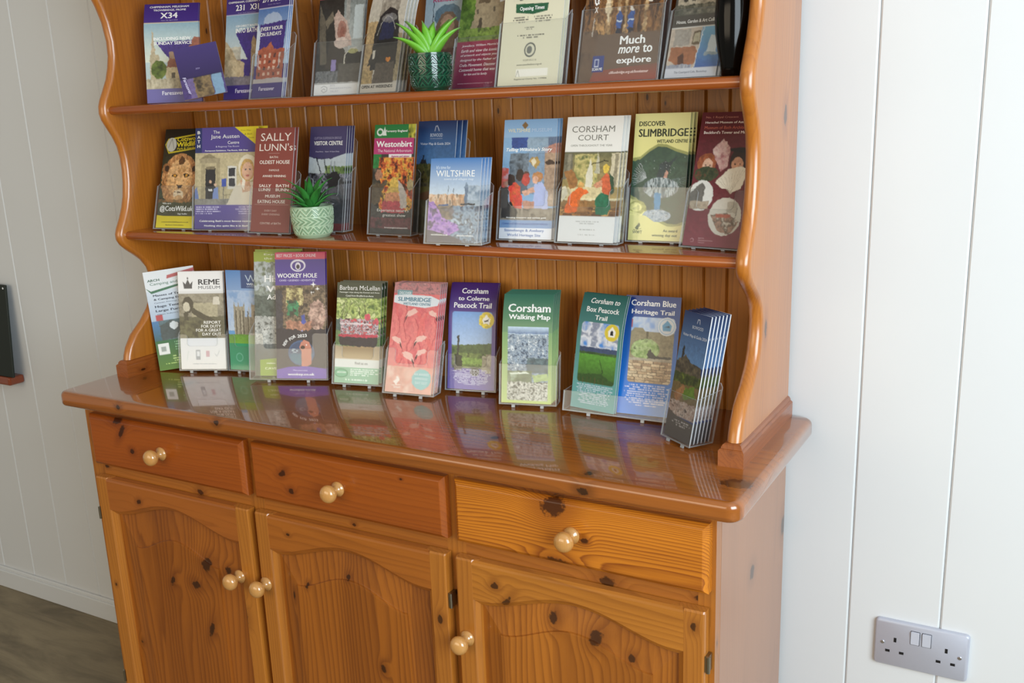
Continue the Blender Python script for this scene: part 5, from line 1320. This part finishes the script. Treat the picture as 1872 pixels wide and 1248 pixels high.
brochure('C7', 'flamingo brochure, pink from edge to edge', POSE['C7'], c, [
    ('DISCOVER', .12, .082, .38, .108, 'e8f0f2', 'b'), ('SLIMBRIDGE', .1, .132, .82, .17, '5f8a9c', 'b'), ('WETLAND CENTRE', .22, .18, .82, .203, '6f94a4', 'b'), ('WWT', .18, .945, .34, .965, 'f4e8e0', 'b'),
    ('AN AWARD', .6, .812, .92, .835, 'd9ecec', 'b'), ('WINNING', .62, .85, .9, .872, 'd9ecec', 'b'), ('DAY OUT', .64, .888, .9, .912, 'd9ecec', 'b')], copies=3, step=.0055, cdx=.0015, clabel='pink flamingo brochure')


def trail(key, label, top, bot, title, badge, paint, boxv, copies, cl, bow, txt_v):
    c = canvas(key, top)
    c.G(0, 0, 1, 1, top, bot)
    c.G(0, 0, 1, .2, top, top, m=None) if False else None
    paint(c, boxv)
    u0, v0, u1, v1 = boxv
    # rounded corners of the picture: give the corners back to the ground colour
    for cu_, cv_, a, b in ((u0, v0, 1, 1), (u1, v0, -1, 1), (u0, v1, 1, -1), (u1, v1, -1, -1)):
        rr = .06; ry = rr * c.w / c.h
        m = c.rm(min(cu_, cu_ + a * rr), min(cv_, cv_ + b * ry), max(cu_, cu_ + a * rr), max(cv_, cv_ + b * ry)) & ~c.em(cu_ + a * rr, cv_ + b * ry, rr, ry)
        c.G(0, 0, 1, 1, top, bot, m=m)
    bu, bv, bc, bh = badge
    c.E(bu, bv, .16, .16 * c.w / c.h, bc).E(bu, bv, .145, .145 * c.w / c.h, W_ if bc == 'dfe6ea' else 'dcc53a')
    if bc == 'dfe6ea': c.E(bu, bv, .14, .14 * c.w / c.h, '9cc0dc').E(bu, bv, .125, .125 * c.w / c.h, 'dfe6ea')
    s_ = .085
    c.P([(bu - s_, bv - .01), (bu, bv - .052), (bu + s_, bv - .01), (bu + s_ * .8, bv + .036), (bu - s_ * .8, bv + .036)], 'f4f2e8' if bh else '5fa5d0')
    if bh == 1: c.P([(bu - .05, bv + .006), (bu + .03, bv - .004), (bu + .05, bv - .018), (bu + .045, bv + .018), (bu + .03, bv + .012), (bu - .03, bv + .022)], '1c1c1c')
    elif bh == 2: c.P([(bu - .035, bv + .022), (bu - .03, bv - .01), (bu, bv - .022), (bu + .03, bv - .01), (bu + .035, bv + .022)], '1c1c1c')
    else: c.P([(bu - .05, bv + .004), (bu + .04, bv - .01), (bu + .05, bv + .008)], '24506c')
    c.M(.1, txt_v[0], .92, txt_v[1], txt_v[2], 'dfe0f0', .75)
    return brochure(key, label, POSE[key], c, title, copies=copies, clabel=cl, bow=bow, step=.0042, cdx=.0012)


def sc8(c, b):
    u0, v0, u1, v1 = b
    c.G(u0, v0, u1, v1, '6f9fd8', 'c3d3e2').N((u0, .58, u1, .8), ['3c4a24', '5c7038', '7d8f4c', '2c3418'], 7).P([(u0, .6), (.5, .575), (u1, .56), (u1, .66), (u0, .66)], '4c5f34').R(u0 + .05, .7, .8, .76, '7f9a4a').R(.2, .49, .235, .7, '2a2c24').R(.19, .5, .24, .56, '23251f').R(.14, .68, .3, .82, '3a3a28').R(.72, .68, .8, .82, '9a937c').N((.8, .66, u1, .84), ['6b6450', '9c947c', '4c4836'], 5).N((u0, .8, u1, v1), ['3c4820', '5f6f34', '2a3016'], 8).E(.58, .83, .1, .04, '24241c')


brA = POSE['C8']
c8 = trail('C8', 'purple trail leaflet with a yellow badge and a country gate photo', '43246c', '6a5ab0', [
    ('Corsham', .24, .05, .8, .1, W_, 'b'), ('to Colerne', .18, .125, .84, .165, W_, 'b'), ('Peacock Trail', .1, .185, .9, .235, W_, 'b')], (.8, .345, 'e0cc3c', 1), sc8, (.08, .27, .92, .79), 1, 'purple trail leaflet', (.001, .1), (.81, .96, 11))


c = canvas('C9', '2f7a5c')
c.G(0, 0, 1, .35, '37705e', '5f8a60').G(0, .35, 1, 1, '6f9a62', 'bac97c')
c.G(.12, .3, .92, .37, 'b9cfe0', '3c5c8c').R(.12, .36, .92, .38, 'a9bccc').N((.12, .37, .92, .94), ['34485c', '6a8098', 'a9b8c4', '4c6478', 'd5dce0'], 22, gain=2.4).N((.5, .58, .92, .72), ['2c4248', '4c6468', '3a5258'], 8, a=.9).N((.12, .7, .6, .8), ['4c5c34', '6a7848', 'a9b59c'], 9, a=.9).N((.12, .8, .92, .97), ['6c6c60', 'b5b4a8', 'd8d6cc', '8a8a7c', '4a4c44'], 20, gain=2.4).P([(.16, .72), (.5, .71), (.56, .725), (.2, .735)], 'd5dccc').P([(.6, .74), (.9, .72), (.92, .78), (.65, .8)], 'a3b878')
c.R(0, .98, 1, 1, 'b9c868')
brochure('C9', 'green walking map with a photo of rooftops', POSE['C9'], c, [
    ('Corsham', .1, .09, .95, .165, W_, 'b'), ('Walking Map', .12, .185, .95, .245, W_, 'b')], copies=4, step=.0045, cdx=.0018, dz=.0012, bow=(.0015, .09), clabel='green walking map')


def sc10(c, b):
    u0, v0, u1, v1 = b
    c.G(u0, v0, u1, v1, '5c9ae0', 'a9c8ea').N((u0, v0, u1, .47), ['4c8cd8', 'b9c4d8', 'e5e8ee', '8c94a8'], 5, gain=2.).R(u0, .46, u1, .53, '3c4c6c').N((u0, .5, u1, .56), ['2c4a24', '4c6a34'], 6).G(u0, .52, u1, v1, '5c9a34', '2c4c1c').L([(.56, .56), (.66, .66), (.6, .7), (.72, .76)], 1., '1c3414').P([(u0, .7), (.6, .68), (u1, .74), (u1, v1), (u0, v1)], '2f5020')
    for k in range(7): c.L([(u0 + .04 + k * .09, .72), (u0 + .04 + k * .09, .78)], .6, '5c4c2c')


trail('C10', 'teal trail leaflet with a yellow badge and a green field photo', '2d655f', '68a9a6', [
    ('Corsham to', .2, .04, .86, .085, W_, 'bi'), ('Box Peacock', .14, .115, .88, .16, W_, 'b'), ('Trail', .36, .185, .64, .225, W_, 'b')], (.78, .32, 'e0cc3c', 2), sc10, (.1, .25, .93, .77), 1, 'teal trail leaflet', (.001, .08), (.785, .955, 11))


def sc11(c, b):
    u0, v0, u1, v1 = b
    c.G(u0, v0, u1, v1, '5c8cd0', 'b9cce2').N((u0, v0, u1, .33), ['6c9ad8', 'c3d0e0', '8cb0dc'], 4).P([(u0, .56), (u0, .31), (.2, .27), (.35, .27), (.4, .3), (u1, .31), (u1, .56)], '8d8468').N((u0, .3, u1, .55), ['6c644c', '9a9070', '7c745a'], 8, a=.7).R(.42, .3, .46, .38, '5c5640').R(.14, .2, .16, .27, 'b5646c').N(c.em(.42, .45, .26, .09), ['5c7840', '8aa860', 'b0c488', '4a6030'], 8).P([(.46, .49), (.5, .44), (.54, .46), (.62, .5), (.9, .5), (.9, .525), (.5, .525)], '3c3c38')
    c.stones(u0, .52, u1, v1, 9, 6, ['b59a78', 'c9b08c', 'a3876a', 'd5c09c'], '5c4834').R(u0, .52, u1, .545, 'a9a08c')


trail('C11', 'bright blue heritage trail leaflet with a white badge and a stone wall photo', '0a3078', '0880e2', [
    ('Corsham Blue', .1, .035, .92, .085, W_, 'b'), ('Heritage Trail', .12, .115, .9, .165, W_, 'b')], (.78, .25, 'dfe6ea', 0), sc11, (.14, .18, .92, .73), 0, '', (.001, 0), (.745, .93, 10))

c = canvas('C12', '22386c')
c.G(0, 0, 1, .4, '1f3566', '5c84b4').R(.16, .3, .24, .42, '2c2c28').P([(.16, .3), (.2, .26), (.24, .3)], '2c2c28').N(c.pm([(0, .4), (.3, .34), (.5, .38), (.9, .4), (1, .48), (1, .55), (0, .5)]), ['2c2a24', '4c4638', '6a604c'], 7).N((0, .48, 1, .6), ['2a3418', '44501f', '6a7a2c'], 6).R(.0, .56, 1, .7, '6c5c38').P([(.35, .6), (.8, .56), (.9, .64), (.5, .68)], '5c7a28').P([(.1, .66), (.4, .56), (.5, .58), (.3, .74)], '9a7048').N((0, .7, 1, .82), ['5c4c48', 'b5a49a', '8c746c', 'cfc4bc', '4c3c38'], 14, gain=2.2).G(0, .8, 1, 1, '4c4844', '3c3a3c', m=c.pm([(0, .78), (.3, .82), (1, .84), (1, 1), (0, 1)])).M(.2, .85, .9, .9, 3, 'b0aeb0', .9)
c.L([(.52, .08), (.54, .05), (.6, .05), (.62, .08)], 1., 'cfd6e4')
p = POSE['C12']
b12 = brochure('C12', 'navy guide with a garden terrace, turned aside at the sideboard top\'s right end', POSE['C12'], c, [
    ('BOWOOD', .38, .1, .78, .125, 'cfd8e8', ''), ('Visitor Map & Guide 2024', .08, .17, .96, .2, 'dfe6f2', '')], t=.002, copies=5, step=.0066, cdx=.0002, clabel='navy guide at the right end')

# ------------------------------------------------------------------ holders
def widen(a, b, yaw=None):
    """pose that spans two neighbours"""
    a, b = POSE[a], POSE[b]
    ea = Vector((math.cos(a[2]), math.sin(a[2]))); eb = Vector((math.cos(b[2]), math.sin(b[2])))
    l = Vector(a[:2]) - ea * a[5] / 2; r = Vector(b[:2]) + eb * b[5] / 2
    d = r - l
    if yaw is None: yaw = math.atan2(d.y, d.x)
    else:
        ey = Vector((math.cos(yaw), math.sin(yaw))); r = l + ey * d.dot(ey); d = r - l
    nb_ = Vector((-math.sin(yaw), math.cos(yaw)))
    m = (l + r) / 2
    # front enough to hold both
    off = min((Vector(q) - l).dot(nb_) for q in (a[:2], b[:2], tuple(Vector(a[:2]) + ea * a[5] / 2), tuple(Vector(b[:2]) - eb * b[5] / 2)))
    m = m + nb_ * min(off, 0)
    return (m.x, m.y, yaw, (a[3] + b[3]) / 2, 0, d.length, (a[6] + b[6]) / 2, min(a[7], b[7]))


ZS = {'A': .5551, 'B': .3025, 'C': 0.}
HN = {
    'A5': 'the dark portrait brochure with the white foot', 'A6': 'the steam locomotive brochures', 'A8': 'the crimson-footed brochure', 'A9': 'the cream vintage car leaflets', 'A10': 'the wide brown brochure', 'A11': 'the grey stone house brochures',
    'B1': 'the lion brochure', 'B2': 'the wide purple doorway brochure', 'B3': 'the brick-red lettered leaflet', 'B4': 'the dark purple visitor centre brochures', 'B5': 'the autumn leaves brochure', 'B6': 'the tall navy guides on the middle shelf', 'B7': 'the short light blue maps', 'B8': 'the light blue museum brochures', 'B9': 'the white painting leaflets', 'B10': 'the kingfisher brochures', 'B11': 'the dark red museums brochure',
    'C2': 'the white crown brochures', 'C3': 'the blue and green cathedral brochure', 'C6': 'the canal boat brochures', 'C7': 'the flamingo brochures', 'C8': 'the purple trail leaflets', 'C9': 'the green walking maps', 'C12': 'the turned navy guides'}
FRONT = {'B7': .5, 'C6': .38, 'C7': .40, 'C8': .33, 'C9': .36, 'C12': .36, 'C2': .36, 'C3': .36, 'A10': .56, 'A11': .5, 'B9': .42, 'B8': .42, 'B4': .5, 'B6': .45, 'A5': .48, 'A9': .5}
NOTCH = {'B8', 'B9', 'C2', 'C3', 'C6', 'C7', 'B11', 'B4', 'C8'}
DEPTH = {'C12': .038, 'C9': .03, 'B7': .03, 'C7': .028, 'B9': .028}
BACK = {'B6': .86, 'B4': .9, 'C9': .5, 'C7': .5, 'C8': .5, 'C6': .5, 'C2': .5, 'C12': .5, 'A10': .7, 'B7': .75}
for k, nm in HN.items():
    p = list(POSE[k])
    holder(k, p, 'clear acrylic leaflet holder around ' + nm, front=FRONT.get(k, .42), back=BACK.get(k, .6), notch=k in NOTCH, zs=ZS[k[0]])
holder('', widen('C4', 'C5', POSE['C5'][2]), 'wide clear acrylic holder around the two tall brochures beside the canal boat one', front=.36, back=.5, notch=True, depth=.025, wext=.0045)
holder('', widen('C10', 'C11'), 'low wide clear acrylic holder around the teal and bright blue trail leaflets', front=.16, back=.5, notch=False, depth=.030, wext=.006)
holder('A4', POSE['A4'], 'clear acrylic leaflet holder around the red brick building timetables', front=.4, back=.6, notch=True, zs=.5551)

# ------------------------------------------------------------------ pots, plants, vase
def pot(name, label, base, R, H, mat, c_hi, c_lo, rb=.84):
    """cylinder pot with three moulded bands of chevrons"""
    t = thing(name, label, 'plant', base)
    n, m = 300, 84
    V, F, D = [], [], []
    for j in range(m + 1):
        v = j / m
        z = v * H
        r0 = R * (rb + (1 - rb) * min(1, v * 1.6) ** .6)
        if v < .06: r0 = R * rb * (.94 + v)
        for i in range(n):
            a = 2 * math.pi * i / n
            d = 0
            if .1 < v < .96:
                b = (v - .1) / .86 * 3
                k = int(b); fb = b - k
                if .07 < fb < .93:
                    ph = a * 11 / (2 * math.pi)
                    if k == 1:
                        q = ((fb * 2 - 1) if fb > .5 else (1 - fb * 2))
                        s_ = (ph * 2 + q * 1.3) % 1
                        tri = abs(s_ - .5) * 2
                        d = .0012 if tri > .45 else -.0006
                    else:
                        sx = abs((ph % 1) - .5) * 2
                        q = (fb * 1.1 + sx * .8) * 1.7 % 1
                        d = .0012 if q > .5 else -.0006
                else:
                    d = .0007
            r = r0 + d
            V.append((r * math.cos(a), r * math.sin(a), z)); D.append(d)
    for j in range(m):
        for i in range(n):
            i2 = (i + 1) % n
            F.append((j * n + i, j * n + i2, (j + 1) * n + i2, (j + 1) * n + i))
    # inner wall
    k0 = len(V)
    for (rr, zz) in ((R - .003, H), (R - .0035, H - .012)):
        for i in range(n):
            a = 2 * math.pi * i / n; V.append((rr * math.cos(a), rr * math.sin(a), zz)); D.append(.001)
    for i in range(n):
        i2 = (i + 1) % n
        F.append((m * n + i, m * n + i2, k0 + i2, k0 + i)); F.append((k0 + i, k0 + i2, k0 + n + i2, k0 + n + i))
    F.append(tuple(range(n - 1, -1, -1)))
    po = mk('pot', V, F, mat, t, world=False, smooth_angle=.6)
    # glaze pools darker in the pressed pattern
    ca = po.data.color_attributes.new('print', 'FLOAT_COLOR', 'POINT')
    hi, lo = lin(c_hi), lin(c_lo)
    cc = np.ones((len(V), 4), np.float32)
    dd = np.clip((np.array(D) + .0006) / .0016, 0, 1)[:, None]
    cc[:, :3] = lo * (1 - dd) + hi * dd
    ca.data.foreach_set('color', cc.ravel())
    V, F = lathe([(R - .004, H - .011), (R * .6, H - .008), (.001, H - .006)], 24)
    mk('soil', V, F, M['soil'], t, world=False, smooth=True)
    return t


def leaf_mesh(name, L, Wd, T, curl, mat, tip=.0, belly=.35):
    n = 14
    rings = []
    for i in range(n + 1):
        s_ = i / n
        wv = Wd * (math.sin(math.pi * min(1, (s_ + .12) / (1.12)) ** .75) * (1 - s_) ** .25 if tip else ((1 - s_) ** .75 * (.75 + 1.1 * s_ * (1 - s_) * 2)))
        wv = max(wv, Wd * .02)
        th = T * (1 - s_ * .85)
        ang = curl * s_ * s_
        cx = L * s_ * math.sin(.0 + ang * .6); cz = L * s_ * math.cos(ang * .6)
        ring = []
        for k in range(8):
            a = 2 * math.pi * k / 8
            px = wv / 2 * math.cos(a)
            py = th / 2 * math.sin(a) + (abs(math.cos(a)) ** 2) * wv * .18
            ring.append((px, cx - py, cz))
        rings.append(ring)
    V, F = loft(rings)
    me = bpy.data.meshes.new(name)
    me.from_pydata(V, [], F)
    bm = bmesh.new(); bm.from_mesh(me); bmesh.ops.recalc_face_normals(bm, faces=bm.faces); bm.to_mesh(me); bm.free()
    me.shade_smooth(); me.materials.append(mat)
    return me


def put_leaf(me, t, z, az, tilt, sc=1., r0=.004):
    o = link('leaf', me, t)
    o.location = (r0 * math.sin(az), -r0 * math.cos(az), z)
    # leaf grows up local Z and curls towards local +Y; tilt it outwards in direction az (0 = towards the viewer side -Y)
    o.rotation_euler = (Matrix.Rotation(az + math.pi, 3, 'Z') @ Matrix.Rotation(-tilt, 3, 'X')).to_euler()
    o.scale = (sc, sc, sc)
    return o


pa = pot('potted_succulent', 'bright green spiky aloe-like plant in a dark glossy green chevron pot on the upper shelf', (.813, .2155, .5553), .0352, .0595, M['potg'], '174f38', '0a3022')
lm = leaf_mesh('leaf', .068, .031, .016, .35, M['leafa'])
vx = math.atan2(1.7757 - .813, 1.2255 + .2155)   # azimuth of the viewer seen from the pot
for az, tilt, s_ in ((1.35, .62, 1.0), (-1.4, .8, .95), (.5, .10, .86), (-.4, .14, .9), (-1.1, .34, 1.), (1.9, .3, 1.02), (-2.0, .35, 1.05), (2.9, .3, 1.), (-1.55, .5, 1.1), (1.45, .4, 1.12)):
    put_leaf(lm, pa, .052, az + vx, tilt, s_)
pb = pot('potted_succulent', 'small dark green leafy plant in a matt sage green chevron pot on the middle shelf', (.5275, .2195, .3027), .0388, .0575, M['potm'], 'b5ccac', '88a484', rb=.82)
lm2 = leaf_mesh('leaf', .068, .019, .006, .6, M['leafb'], tip=1)
rr_ = random.Random(5)
vx = math.atan2(1.7757 - .53, 1.2255 + .22)
for k in range(19):
    az = k * 2.4 + vx; tilt = .1 + .85 * (k / 19) ** .8
    put_leaf(lm2, pb, .048, az, tilt, rr_.uniform(.85, 1.08) * (1.08 - .25 * k / 19), .006)
vs = thing('vase', 'glossy black vase against the right side of the upper shelf', 'vase', (1.3215, .222, .5553))
prof = [(.0130, 0), (.0150, .002), (.0165, .012), (.0205, .035), (.0238, .058), (.0248, .08), (.0235, .105), (.0190, .13), (.0135, .15), (.0100, .165), (.0095, .18), (.0120, .188), (.0125, .19), (.0105, .19), (.008, .17), (.008, .1)]
V, F = lathe(prof, 40)
mk('body', V, F, M['black'], vs, world=False, smooth=True)
